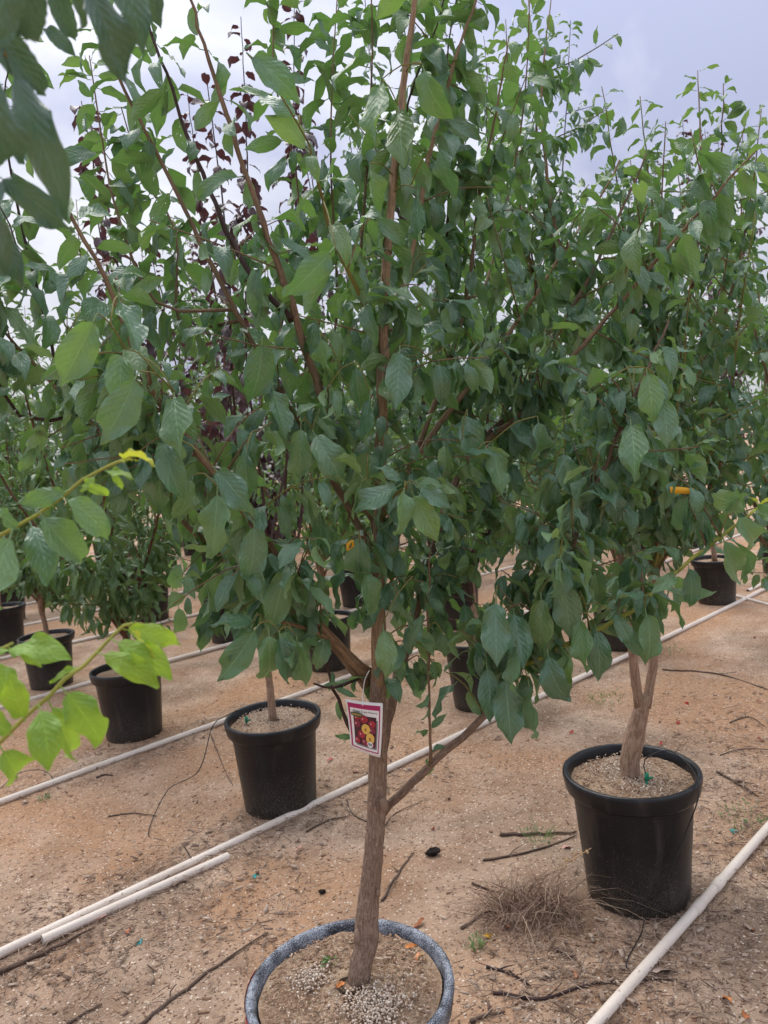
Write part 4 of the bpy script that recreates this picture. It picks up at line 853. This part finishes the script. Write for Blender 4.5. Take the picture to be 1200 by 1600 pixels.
# ------------------------------------------------------------------ turn the leaf list into parts
def resolve_leaves():
    S = 3; W, Hh = 1200 // S, 1600 // S
    cover = np.zeros((Hh, W), bool); todo = []
    for t in ALL:
        for lf in t.leaves:
            x, y, z = proj(lf.c)
            if z < .15: continue
            if -60 < x < 1260 and -60 < y < 1660: todo.append((z, x, y, lf))
    todo.sort(key=lambda a: a[0])
    for z, x, y, lf in todo:
        d = lf.M[:3, 1]; p0 = lf.M[:3, 3] + d * .12; p1 = lf.M[:3, 3] + d * .95
        x0, y0, _ = proj(p0); x1, y1, _ = proj(p1)
        rad = max(.5, lf.size * .10 * F_PX / z / S)
        n = max(1, int(math.hypot(x1 - x0, y1 - y0) / S / rad * 1.2)) ; cnt = 0
        for k in range(n):
            f = (k + .5) / n; cx, cy = (x0 + (x1 - x0) * f) / S, (y0 + (y1 - y0) * f) / S; r = rad * (1 - .5 * abs(f - .45))
            a0, a1, b0, b1 = max(0, int(cx - r)), min(W, int(cx + r) + 1), max(0, int(cy - r)), min(Hh, int(cy + r) + 1)
            if a0 >= a1 or b0 >= b1: continue
            sub = cover[b0:b1, a0:a1]; cnt += sub.size - int(sub.sum()); sub[:] = True
        big = lf.size * F_PX / z
        lf.vis = cnt * S * S if big > 13 else 0
    ntri = 0; nobj = 0
    for t in ALL:
        cand = sorted((l for l in t.leaves if l.vis > 17 or l.force), key=lambda l: -(l.vis + (1e6 if l.force else 0)))[:300]
        single = set(map(id, cand)); off = t.base
        for l in cand:
            o = bpy.data.objects.new('leaf', leaf_mesh(l.key, l.mat)); COL.objects.link(o); o.parent = t.e
            M = l.M.copy(); M[:3, 3] -= off; o.matrix_basis = Matrix(M.tolist()); nobj += 1
        rest = [l for l in t.leaves if id(l) not in single]
        # leaves nothing of which is near the frame's view can stay, they shade the others
        if not rest: continue
        mats = []; V = []; T = []; UV = []; MI = []; A = []; n = 0
        for l in rest:
            v, tr, uv = TPL[l.key]
            if l.mat not in mats: mats.append(l.mat)
            V.append(v @ l.M[:3, :3].T + l.M[:3, 3] - off); T.append(tr + n); UV.append(uv); MI.append(np.full(len(tr), mats.index(l.mat))); A.append(np.full(len(v), l.rnd)); n += len(v)
        o = link('foliage', mesh_arrays('foliage', np.concatenate(V), [np.concatenate(T)], np.concatenate(UV), mats, True, np.concatenate(MI), np.concatenate(A)), t.e)
        o['kind'] = 'stuff'; ntri += sum(len(x) for x in T)
    print('LEAVES', sum(len(t.leaves) for t in ALL), 'single', nobj, 'joined tris', ntri)
resolve_leaves()
#DETAILS
# ------------------------------------------------------------------ picture tag on the trunk
def hang_tag():
    TL, TR, BR, BL = at(539, 1092, 1.575), at(598, 1099, 1.545), at(594, 1184, 1.535), at(548, 1167, 1.575)
    nrm = unit(np.cross(TR - TL, BL - TL)); nrm = nrm if nrm @ (EYEV - TL) > 0 else -nrm
    root = empty('picture_tag', (TL + TR) / 2, 'white and magenta card tag picturing red plums, hung on the trunk by a string', 'tag')
    off = (TL + TR) / 2
    def S(s, t, h=0.0):                          # s right, t down, both 0..1; the card is slightly curled
        p = (TL * (1 - s) + TR * s) * (1 - t) + (BL * (1 - s) + BR * s) * t
        return p + nrm * (h + .004 * math.sin(math.pi * s) - .003 * math.sin(math.pi * t)) - off
    def grid(name, s0, s1, t0, t1, h, mat, parent, nx=6, ny=8, thick=0.0):
        v = [S(s0 + (s1 - s0) * i / nx, t0 + (t1 - t0) * j / ny, h) for j in range(ny + 1) for i in range(nx + 1)]; w = nx + 1
        q = [[j * w + i, (j + 1) * w + i, (j + 1) * w + i + 1, j * w + i + 1] for j in range(ny) for i in range(nx)]
        if thick:
            k = len(v); v += [S(s0 + (s1 - s0) * i / nx, t0 + (t1 - t0) * j / ny, h - thick) for j in range(ny + 1) for i in range(nx + 1)]
            q += [[k + a for a in f[::-1]] for f in q]
            ring = [i for i in range(w)] + [j * w + nx for j in range(1, ny + 1)] + [ny * w + i for i in range(nx - 1, -1, -1)] + [j * w for j in range(ny - 1, 0, -1)]
            q += [[a, ring[(n + 1) % len(ring)], k + ring[(n + 1) % len(ring)], k + a] for n, a in enumerate(ring)]
        mb = MB(); mb.add(v, q); return link(name, mb.mesh(name, mat, False), parent)
    white = plain('card_white', (0.80, 0.79, 0.77), .35, .4, .03); mag = plain('card_magenta', (0.36, 0.018, 0.11), .35, .4, .06)
    dark = plain('picture_dark', (0.055, 0.012, 0.022), .35, .4, .5, 90); grey = plain('picture_shadow', (0.22, 0.23, 0.21), .35)
    pred = plain('plum_red', (0.34, 0.018, 0.04), .3, .5, .3, 120); pdark = plain('plum_dark_red', (0.20, 0.018, 0.045), .3, .5, .3, 120)
    yel = plain('plum_flesh', (0.72, 0.46, 0.10), .4, .4, .12, 150); stone = plain('plum_stone', (0.45, 0.20, 0.04), .5); hi = plain('plum_shine', (0.75, 0.35, 0.36), .3)
    ink = plain('print_ink', (0.10, 0.10, 0.11), .5); oval = plain('oval_green', (0.06, 0.075, 0.045), .4); gold = plain('oval_gold', (0.40, 0.27, 0.07), .4)
    card = grid('card', 0, 1, 0, 1, 0, white, root, thick=.0008)
    fr = []
    for nm, a in (('border_band', (.055, .945, .055, .15)), ('border_band', (.055, .105, .15, .945)), ('border_band', (.915, .945, .15, .945)), ('border_band', (.105, .915, .925, .945))): grid(nm, *a, .0006, mag, card, 5, 6)
    grid('picture_shadow', .23, .885, .34, .885, .0006, grey, card)
    pic = grid('plum_picture', .19, .845, .285, .855, .0010, dark, card)
    def disc(name, s, t, rs, rt, h, mat, parent, n=18):
        v = [S(s, t, h)] + [S(s + rs * math.cos(a * 2 * math.pi / n), t + rt * math.sin(a * 2 * math.pi / n), h) for a in range(n)]
        mb = MB(); mb.add(v, (), [[0, 1 + (k + 1) % n, 1 + k] for k in range(n)]); return link(name, mb.mesh(name, mat, False), parent)
    for i, (s, t, r) in enumerate(((.29, .46, .105), (.50, .345, .115), (.73, .42, .10), (.73, .54, .10), (.42, .65, .11), (.29, .78, .085), (.52, .78, .10), (.30, .335, .08), (.63, .80, .07), (.76, .80, .07), (.76, .66, .06))):
        disc('printed_plum', s, t, r, r * .68, .0014 + .00012 * i, pred if i % 3 else pdark, pic)
        disc('printed_shine', s - .025, t - .01, .018, .02, .0030, hi, pic, 10)
    for s, t in ((.56, .525), (.69, .69)):
        disc('cut_plum', s, t, .125, .098, .0034, yel, pic); disc('plum_stone', s - .005, t + .01, .035, .034, .0038, stone, pic, 12)
    disc('oval_badge', .31, .265, .175, .052, .0040, oval, card, 22); 
    for k in range(7): disc('oval_letter', .20 + .037 * k, .265 + .006 * math.sin(k * 2), .014, .022, .0044, gold, card, 8)
    disc('logo_disc', .70, .80, .085, .055, .0042, white, pic, 14)
    def text(body, s0, s1, tc, hgt, mat, h, bold=0.0):
        cu = bpy.data.curves.new('printed_text', 'FONT'); cu.body = body; cu.size = 1.0; cu.offset = bold; cu.align_x = 'LEFT'
        tmp = bpy.data.objects.new('printed_text', cu); COL.objects.link(tmp)
        me = bpy.data.meshes.new_from_object(tmp.evaluated_get(bpy.context.evaluated_depsgraph_get())); bpy.data.objects.remove(tmp)
        xs = [v.co.x for v in me.vertices]; ys = [v.co.y for v in me.vertices]; x0, x1, y0, y1 = min(xs), max(xs), min(ys), max(ys)
        for v in me.vertices: v.co = S(s0 + (s1 - s0) * (v.co.x - x0) / (x1 - x0), tc + hgt * (.5 - (v.co.y - y0) / (y1 - y0)), h)
        me.materials.clear(); me.materials.append(mat); return link('printed_text', me, card)
    text('Sweet Treat Pluerry', .20, .88, .205, .048, ink, .0014, .01)
    text('PBR', .635, .765, .795, .05, ink, .0046, .02)
    knot = at(568, 1048, 1.60)
    hole = S(.5, .07, .001) + off
    tube_obj('string', spline([hole + nrm * .002, at(567, 1085, 1.58), at(570, 1062, 1.60), at(577, 1048, 1.625)], .01), .0009, white, root, off, 6)
hang_tag()
# ------------------------------------------------------------------ plant tape, drip tubes
def tape(c, dx, w, h, label):
    mb = MB(); n = 6
    v = []
    for k in range(n + 1):
        f = k / n; p = np.asarray(c) + np.asarray(dx) * (f - .5) * w + np.array([0, .012 * math.sin(f * 3), -.006 * f])
        for q in (-.5, .5):
            for d in (0, .0008): v.append(p + np.array([0, d, q * h * (.55 + .45 * math.sin(math.pi * (.25 + .6 * f)))]))
    Q = []
    for k in range(n):
        a = k * 4; b = a + 4; Q += [[a, b, b + 2, a + 2], [a + 1, a + 3, b + 3, b + 1], [a, a + 1, b + 1, b], [a + 2, b + 2, b + 3, a + 3]]
    Q += [[0, 2, 3, 1], [n * 4, n * 4 + 1, n * 4 + 3, n * 4 + 2]]
    mb.add(v, Q); o = link('plant_tape', mb.mesh('plant_tape', ORANGE, False, c)); o.location = c; tag(o, label, 'tape', 'orange plant tapes')
tape(at(1066, 764, 1.42), (1, .05, -.02), .046, .013, 'orange tape strip lying across the crown of the twin-stemmed tree')
tape(at(547, 850, 1.44), (.7, .1, .6), .021, .016, 'small yellow-orange tape end peeping out beside the tagged trunk')
def drip(path, dripper, label, extra=None):
    root = empty('drip_tube', path[-1] * (1, 1, 0), label, 'tube', 'black drip tubes'); off = path[-1] * (1, 1, 0)
    tube_obj('tube', spline(path, .02), .0022, RUBBER, root, off, 7)
    d = np.asarray(dripper); mb = MB()
    for a, b, r in (((0, 0, -.03), (0.002, 0, .016), .0045), ((0.002, 0, .016), (.003, 0, .040), .0075), ((.003, 0, .022), (.022, -.004, .025), .0042)):
        v, q, t_, uv = tube([d + a, (d * 2 + np.array(a) + b) / 2, d + b], r, 8); mb.add(v, q, t_, uv)
    link('dripper', mb.mesh('dripper', GREENPL, False, off), root)['label'] = 'green plastic dripper stake'
rp = RIGHT_XY; dz = SOIL_Z * 1.03
def around(c, ang, r, z): return np.array([c[0] + r * math.cos(R(ang)), c[1] + r * math.sin(R(ang)), z])
dr = gp(1010, 1226, dz)
drip([dr + (0, 0, .038), dr + (.01, .03, .075), around(rp, -8, .13, .50), around(rp, -36, .205, .475), around(rp, -50, .244, .42), around(rp, -60, .222, .31), around(rp, -76, .207, .19), around(rp, -93, .192, .07), around(rp, -104, .20, .012), around(rp, -106, .24, .005), gp(980, 1500, .022), gp(979, 1512, .02)], dr, 'thin black tube running down the dusty pot to the near pipe')
lp = LEFT_XY; dl = gp(385, 1133, SOIL_Z)
drip([dl + (0, 0, .038), dl + (-.02, .01, .07), around(lp, 205, .21, .475), around(lp, 205, .28, .44), around(lp, 215, .38, .28), gp(262, 1235, .06), gp(232, 1300, .012), gp(250, 1312, .008), gp(285, 1322, .010), gp(302, 1346, .02)], dl, 'thin black tube arching from the dripper pot and looping down to the pipe')
def ground_wire(pts, label):
    P = np.array([gp(x, y, z) for x, y, z in pts]); o = tube_obj('loose_tube', spline(P, .03), .0022, RUBBER, None, P[0] * (1, 1, 0), 6); o.location = P[0] * (1, 1, 0); tag(o, label, 'tube', 'loose black tubes on the ground')
ground_wire([(0, 1232, .01), (30, 1208, .03), (62, 1203, .045), (80, 1212, .03), (83, 1222, .015)], 'small loop of black tube by the pipe below the lime leaves')
ground_wire([(1125, 1180, .004), (1150, 1172, .01), (1175, 1170, .012), (1215, 1172, .01)], 'curved black tube on the sand beside the twin-stemmed tree')
ground_wire([(542, 1250, .02), (548, 1268, .006), (560, 1278, .004), (574, 1284, .004)], 'short black tube end curling behind the tagged trunk')
# ------------------------------------------------------------------ things lying on the ground
def stick(pts, r, label, mat=None, forks=()):
    P = np.array([gp(x, y, r * 1.0) for x, y in pts]); P[:, 2] += gh(P[:, 0], P[:, 1]); off = P[0] * (1, 1, 0)
    rg = np.random.default_rng(int(pts[0][0] + pts[0][1])); S_ = spline(P, .03); S_[:, :2] += rg.normal(0, r * .5, (len(S_), 2))
    root = empty('fallen_stick', off, label, 'stick', 'dead sticks on the ground')
    tube_obj('stem', S_, np.linspace(r, r * .45, len(S_)), mat or DEADWOOD, root, off, 7, .1)
    for k, (f, ang, l) in enumerate(forks):
        i = int(f * (len(S_) - 2)); d = unit(S_[i + 1] - S_[i]); c, s_ = math.cos(ang), math.sin(ang); d = np.array([d[0] * c - d[1] * s_, d[0] * s_ + d[1] * c, .12])
        tube_obj('side_twig', [S_[i], S_[i] + d * l * .5 + rg.normal(0, .006, 3), S_[i] + d * l], [r * .5, r * .4, r * .25], mat or DEADWOOD, root, off, 5)
stick([(212, 1605), (290, 1545), (350, 1500), (416, 1458)], .006, 'long dark stick pointing at the speckled-rim pot', forks=((.3, .6, .06), (.75, -.4, .05)))
stick([(0, 1518), (70, 1488), (148, 1452)], .009, 'thick grey stick lying along the split pipe')
stick([(596, 1405), (622, 1362), (645, 1330)], .005, 'forked twig on bare sand behind the tagged trunk', forks=((.6, .9, .05), (.3, -.7, .04)))
stick([(780, 1299), (850, 1298), (900, 1297)], .008, 'dark stick beside the green weed and dusty pot')
stick([(755, 1340), (830, 1325), (900, 1302)], .005, 'slender bent stick in front of the dark one by the weed', forks=((.3, .5, .08),))
stick([(1035, 1046), (1120, 1052), (1205, 1078)], .006, 'long thin bent branch on the sand by the frame edge', forks=((.5, .5, .12),))
stick([(105, 1600), (135, 1580), (158, 1568)], .005, 'short stub of stick at the bottom edge')
stick([(738, 1378), (760, 1386), (784, 1393)], .004, 'short black stick in the dry straw behind the tuft', DARKTWIG)
stick([(720, 1448), (755, 1425), (785, 1416)], .005, 'stick leading into the dead grass tuft')
stick([(760, 1510), (800, 1522), (830, 1540)], .005, 'dark twig below the fallen yellow leaf', DARKTWIG, ((.5, .7, .05),))
stick([(770, 1555), (850, 1560), (930, 1535), (1060, 1530)], .005, 'long wiry twig crossing to the near pipe', DARKTWIG, ((.3, .4, .08), (.6, -.5, .1)))
stick([(735, 1600), (765, 1590), (790, 1583)], .006, 'short stick at the bottom edge beside the speckled rim')
stick([(480, 1300), (510, 1284), (545, 1276)], .005, 'broken twig between dripper pot and tagged trunk', None, ((.4, .6, .07), (.7, -.7, .06)))
stick([(170, 1275), (210, 1272), (245, 1276)], .004, 'faint twig on the sand below the arching tube')
stick([(150, 1217), (165, 1212), (178, 1213)], .005, 'short black stick by the second pipe', DARKTWIG)
stick([(1120, 1205), (1150, 1222), (1185, 1245)], .006, 'twig leaning in the litter right of the dusty pot', None, ((.4, .6, .1), (.7, -.5, .09)))
stick([(600, 1290), (618, 1270), (660, 1250)], .003, 'hair-thin twig on the sand below the low limb')
stick([(1140, 1130), (1170, 1120), (1195, 1135)], .004, 'crooked twig in the straw by the frame edge', None, ((.5, 1.0, .1),))
stick([(330, 1148), (350, 1200), (365, 1228)], .003, 'pale thin straw against the dripper pot')
stick([(860, 1478), (885, 1490), (900, 1498)], .007, 'stub of wood under the dead grass tuft')
stick([(960, 1330), (1010, 1322), (1060, 1324)], .003, 'black wire-thin twig right of the dusty pot base', DARKTWIG) if False else None
FALL = {}
def fallen(px, py, size, col, label, z=0.008, yaw=None):
    key = tuple(col)
    if key not in FALL: FALL[key] = plain('fallen_leaf_%d' % len(FALL), col, .7, .2, .35, 60)
    k = len([o for o in COL.objects if o.name.startswith('fallen_leaf')]); p = gp(px, py, z); rg = np.random.default_rng(int(px))
    v, t_, uv = TPL[('n', int(px) % 14)]; o = link('fallen_leaf', mesh_arrays('fallen_leaf', (v - (0, .5, 0)) * size, [t_], uv, [FALL[key]]))
    o.location = (p[0], p[1], p[2] + float(gh(p[0], p[1]))); o.rotation_euler = (rg.normal(0, .2), rg.normal(0, .2), rg.uniform(0, 6.28) if yaw is None else yaw); tag(o, label, 'fallen leaf', 'fallen leaves')
DR, OR, YL, PK, BRN = (.34, .035, .03), (.52, .19, .06), (.62, .36, .03), (.48, .28, .23), (.26, .17, .12)
for a in ((893, 1147, .05, DR, 'red fallen leaf just behind the rim of the dusty pot'), (1060, 1129, .06, DR, 'bright red fallen leaf alone on sand behind the dusty pot'), (1033, 1163, .045, DR, 'red fallen leaf touching the rim line of the dusty pot'), (676, 1291, .04, (.2, .02, .02), 'small dark red leaf on open sand behind the tagged trunk'), (1073, 1100, .05, DR, 'red leaf on sand beside the twin stems'), (1187, 1096, .05, DR, 'red leaf by the frame edge'), (1178, 995, .06, DR, 'red leaf below the crossing pipes'),
          (765, 1461, .05, YL, 'curled yellow leaf between speckled rim and dead tuft'), (791, 1449, .045, OR, 'orange leaf beside the curled yellow one'), (1174, 1448, .05, OR, 'orange leaf on litter beyond the near pipe'), (899, 1522, .045, (.45, .2, .1), 'pale orange leaf amid litter near the black tube'), (1134, 1558, .05, OR, 'upright orange leaf beyond the near pipe, lower down'), (655, 1440, .07, (.30, .11, .05), 'rust-brown leaf just behind the speckled rim'), (1165, 1585, .06, (.36, .13, .05), 'rust leaf near the bottom corner'),
          (515, 1185, .07, (.42, .12, .10), 'pinkish red leaf beside the picture tag'), (556, 1203, .06, PK, 'pale pink leaf on litter left of the tagged trunk'), (698, 1212, .08, BRN, 'curled brown leaf under the low limb'), (880, 1318, .08, PK, 'pale grey-pink leaf at the foot of the dusty pot'), (160, 1438, .05, PK, 'pale leaf caught on the split pipe'), (200, 1455, .05, (.36, .11, .05), 'rusty leaf beside the split pipe'), (1035, 1517, .09, (.34, .26, .22), 'large grey-brown leaf beside the near pipe'), (468, 1328, .06, PK, 'pale curled leaf on sand behind the pipe'), (780, 1155, .06, BRN, 'brown leaf on sand under the hanging cluster'),
          (1190, 1155, .06, DR, 'red leaf cut by the frame edge'), (25, 1168, .03, (.6, .3, .05), 'tiny orange leaf behind the lime leaves'), (700, 1245, .05, BRN, 'dull brown leaf on open sand')): fallen(*a)
for a in ((641, 1482, .038, OR, 'orange leaf inside the speckled-rim pot against its back wall', .436), (652, 1499, .042, (.5, .24, .12), 'pale orange leaf inside the speckled-rim pot', .434), (533, 1546, .03, OR, 'small orange flake at the foot of the tagged trunk', .434), (663, 1494, .034, (.5, .26, .1), 'second orange leaf inside the speckled-rim pot near its wall', .434)): fallen(*a)
def clod(px, py, r, label):
    p = gp(px, py, r * .4); bm = bmesh.new(); bmesh.ops.create_icosphere(bm, subdivisions=3, radius=r)
    for v in bm.verts:
        f = 1 + .5 * mnoise.noise(v.co * (28 * .03 / r) + Vector((px, 0, 0))) + .3 * mnoise.noise(v.co * (80 * .03 / r)); v.co = Vector((v.co.x * f, v.co.y * f * .8, v.co.z * f * .55))
    me = bpy.data.meshes.new('soil_clod'); bm.to_mesh(me); bm.free(); me.materials.append(CHARRED); o = link('soil_clod', me); o.location = p; tag(o, label, 'clod', 'dark clods')
clod(676, 1330, .026, 'black crumbly clod on sand right of the tagged trunk'); clod(503, 1393, .012, 'tiny black clod left of the tagged trunk')
def scrap(px, py, label):
    p = gp(px, py, .006); mb = MB(); rg = np.random.default_rng(px)
    for k in range(4):
        v = BOXV * np.array([.006, .03, .003]) * rg.uniform(.6, 1.1); a = rg.uniform(-.6, .6); c, s_ = math.cos(a), math.sin(a)
        v = v @ np.array([[c, -s_, 0], [s_, c, 0], [0, 0, 1]]).T + (rg.uniform(-.012, .012), rg.uniform(-.006, .006), k * .0015); mb.add(v, BOXQ)
    o = link('plastic_scrap', mb.mesh('plastic_scrap', TEAL, False)); o.location = p; tag(o, label, 'scrap', 'teal plastic scraps')
scrap(216, 1473, 'teal plastic scrap on sand below the split pipe'); scrap(400, 1369, 'tiny teal scrap on open sand'); scrap(1148, 1299, 'turquoise scrap beside the near pipe by the frame edge')
# ------------------------------------------------------------------ weeds and the dead tuft
def blades(n, spread, length, width, mat, rng, lean=.6, droop=.5, z=0, loose=False):
    mb = MB(); tone = []
    for i in range(n):
        a = rng.uniform(0, 6.28); r = spread * math.sqrt(rng.random()); p = np.array([r * math.cos(a), r * math.sin(a), z]); a = rng.uniform(0, 6.28) if loose else a; d = unit(np.array([math.cos(a) * lean * rng.random(), math.sin(a) * lean * rng.random(), 1.0]))
        l = rng.uniform(*length); side = unit(np.cross(d, rng.normal(0, 1, 3))); ps = []
        for k in range(5):
            f = k / 4; c = p + d * l * f + np.array([math.cos(a), math.sin(a), 0]) * droop * l * f * f * .6 - UPV * droop * l * .8 * f * f * f + rng.normal(0, .008 if loose else .003, 3); c[2] = max(c[2], z + .002)
            w = width * (1 - .8 * f); ps += [c - side * w, c + side * w]
        mb.add(ps, [[2 * k, 2 * k + 1, 2 * k + 3, 2 * k + 2] for k in range(4)]); tone += [rng.random()] * 10
    V = np.concatenate(mb.v); return V, np.concatenate(mb.q), np.array(tone)
def weed(px, py, label, n=26, ln=(.03, .09), sp=.05, z=0.0, w=.0016, nleaf=14):
    rng = np.random.default_rng(px + py); p = gp(px, py, z); root = empty('green_weed', p, label, 'weed', 'small green weeds')
    V, Q, T_ = blades(n, sp, ln, w, WEEDM, rng, .9, .3); o = link('weed_blades', mesh_arrays('weed_blades', V, [Q], np.tile([[.5, .5]], (len(V), 1)), [WEEDM], True, attr=T_), root); o['kind'] = 'stuff'
    vs_, ts, us, ts_ = [], [], [], 0
    for k in range(nleaf):
        v, t_, uv = TPL[('l', k % 5)]; q = rng.uniform(-sp, sp, 3); q[2] = rng.uniform(.005, ln[1] * .6); d = unit(rng.normal(0, 1, 3) + (0, 0, .6)); L_ = Leaf(q, d, rng.normal(0, .4, 3) + UPV, rng.uniform(.012, .024), ('l', 0), WEEDM, 0)
        vs_.append(v @ L_.M[:3, :3].T + q); ts.append(t_ + ts_); us.append(uv); ts_ += len(v)
    o = link('weed_leaves', mesh_arrays('weed_leaves', np.concatenate(vs_), [np.concatenate(ts)], np.concatenate(us), [WEEDM]), root); o['kind'] = 'stuff'
weed(842, 1312, 'green weed growing beside the dark stick by the dusty pot', 40, (.04, .11), .055)
weed(744, 1480, 'small feathery weed between speckled rim and dead tuft', 30, (.03, .06), .022)
weed(945, 1095, 'low green weed patch behind the hanging cluster', 60, (.03, .07), .11, nleaf=26)
weed(1165, 1283, 'leafy weeds by the near pipe at the frame edge', 40, (.03, .07), .10, nleaf=30)
weed(1045, 1020, 'green weed under the long pipe by the far pot', 30, (.03, .07), .09)
weed(512, 1508, 'seedling growing in the speckled-rim pot', 6, (.015, .03), .012, SOIL_Z * 1.02 + .026, .0012, 12)
weed(72, 1250, 'faint green sprig at the second pipe', 10, (.02, .04), .03)
def dead_tuft():
    rng = np.random.default_rng(4); p = gp(828, 1430, 0); root = empty('dead_grass_tuft', p, 'brown dead grass tuft leaning against the dusty pot', 'dead grass')
    V, Q, T_ = blades(380, .10, (.04, .34), .0015, DEADGRASS, rng, 1.0, .8, loose=True); V[:, :2] = V[:, :2] @ np.array([[1.25, .1], [-.1, .75]]); o = link('dead_blades', mesh_arrays('dead_blades', V, [Q], None, [DEADGRASS], True, attr=T_), root); o['kind'] = 'stuff'
    V, Q, T_ = blades(420, .19, (.03, .14), .0014, DEADGRASS, rng, 2.4, .9, loose=True); o = link('dead_mat', mesh_arrays('dead_mat', V, [Q], None, [DEADGRASS], True, attr=T_), root); o['kind'] = 'stuff'
    s = np.array([.06, .05, 0]); seed = plain('seed_head', (.50, .33, .18), .8)
    tip = at(924, 1325, 2.28) - p; st = spline([s, s + (.05, .03, .10), tip * .7 + (0, 0, .03), tip], .02); tube_obj('seed_stalk', st, .0012, seed, root, (0, 0, 0), 5)
    for k in range(16):
        q = st[-1 - int(rng.integers(0, max(2, len(st) // 2)))] + rng.normal(0, .008, 3); bm = bmesh.new(); bmesh.ops.create_icosphere(bm, subdivisions=1, radius=.0038, matrix=Matrix.Translation(Vector(q)) @ Matrix.Diagonal((1, 1, 1.5, 1)))
        me = bpy.data.meshes.new('seed_head'); bm.to_mesh(me); bm.free(); me.materials.append(seed); link('seed_head', me, root)
dead_tuft()
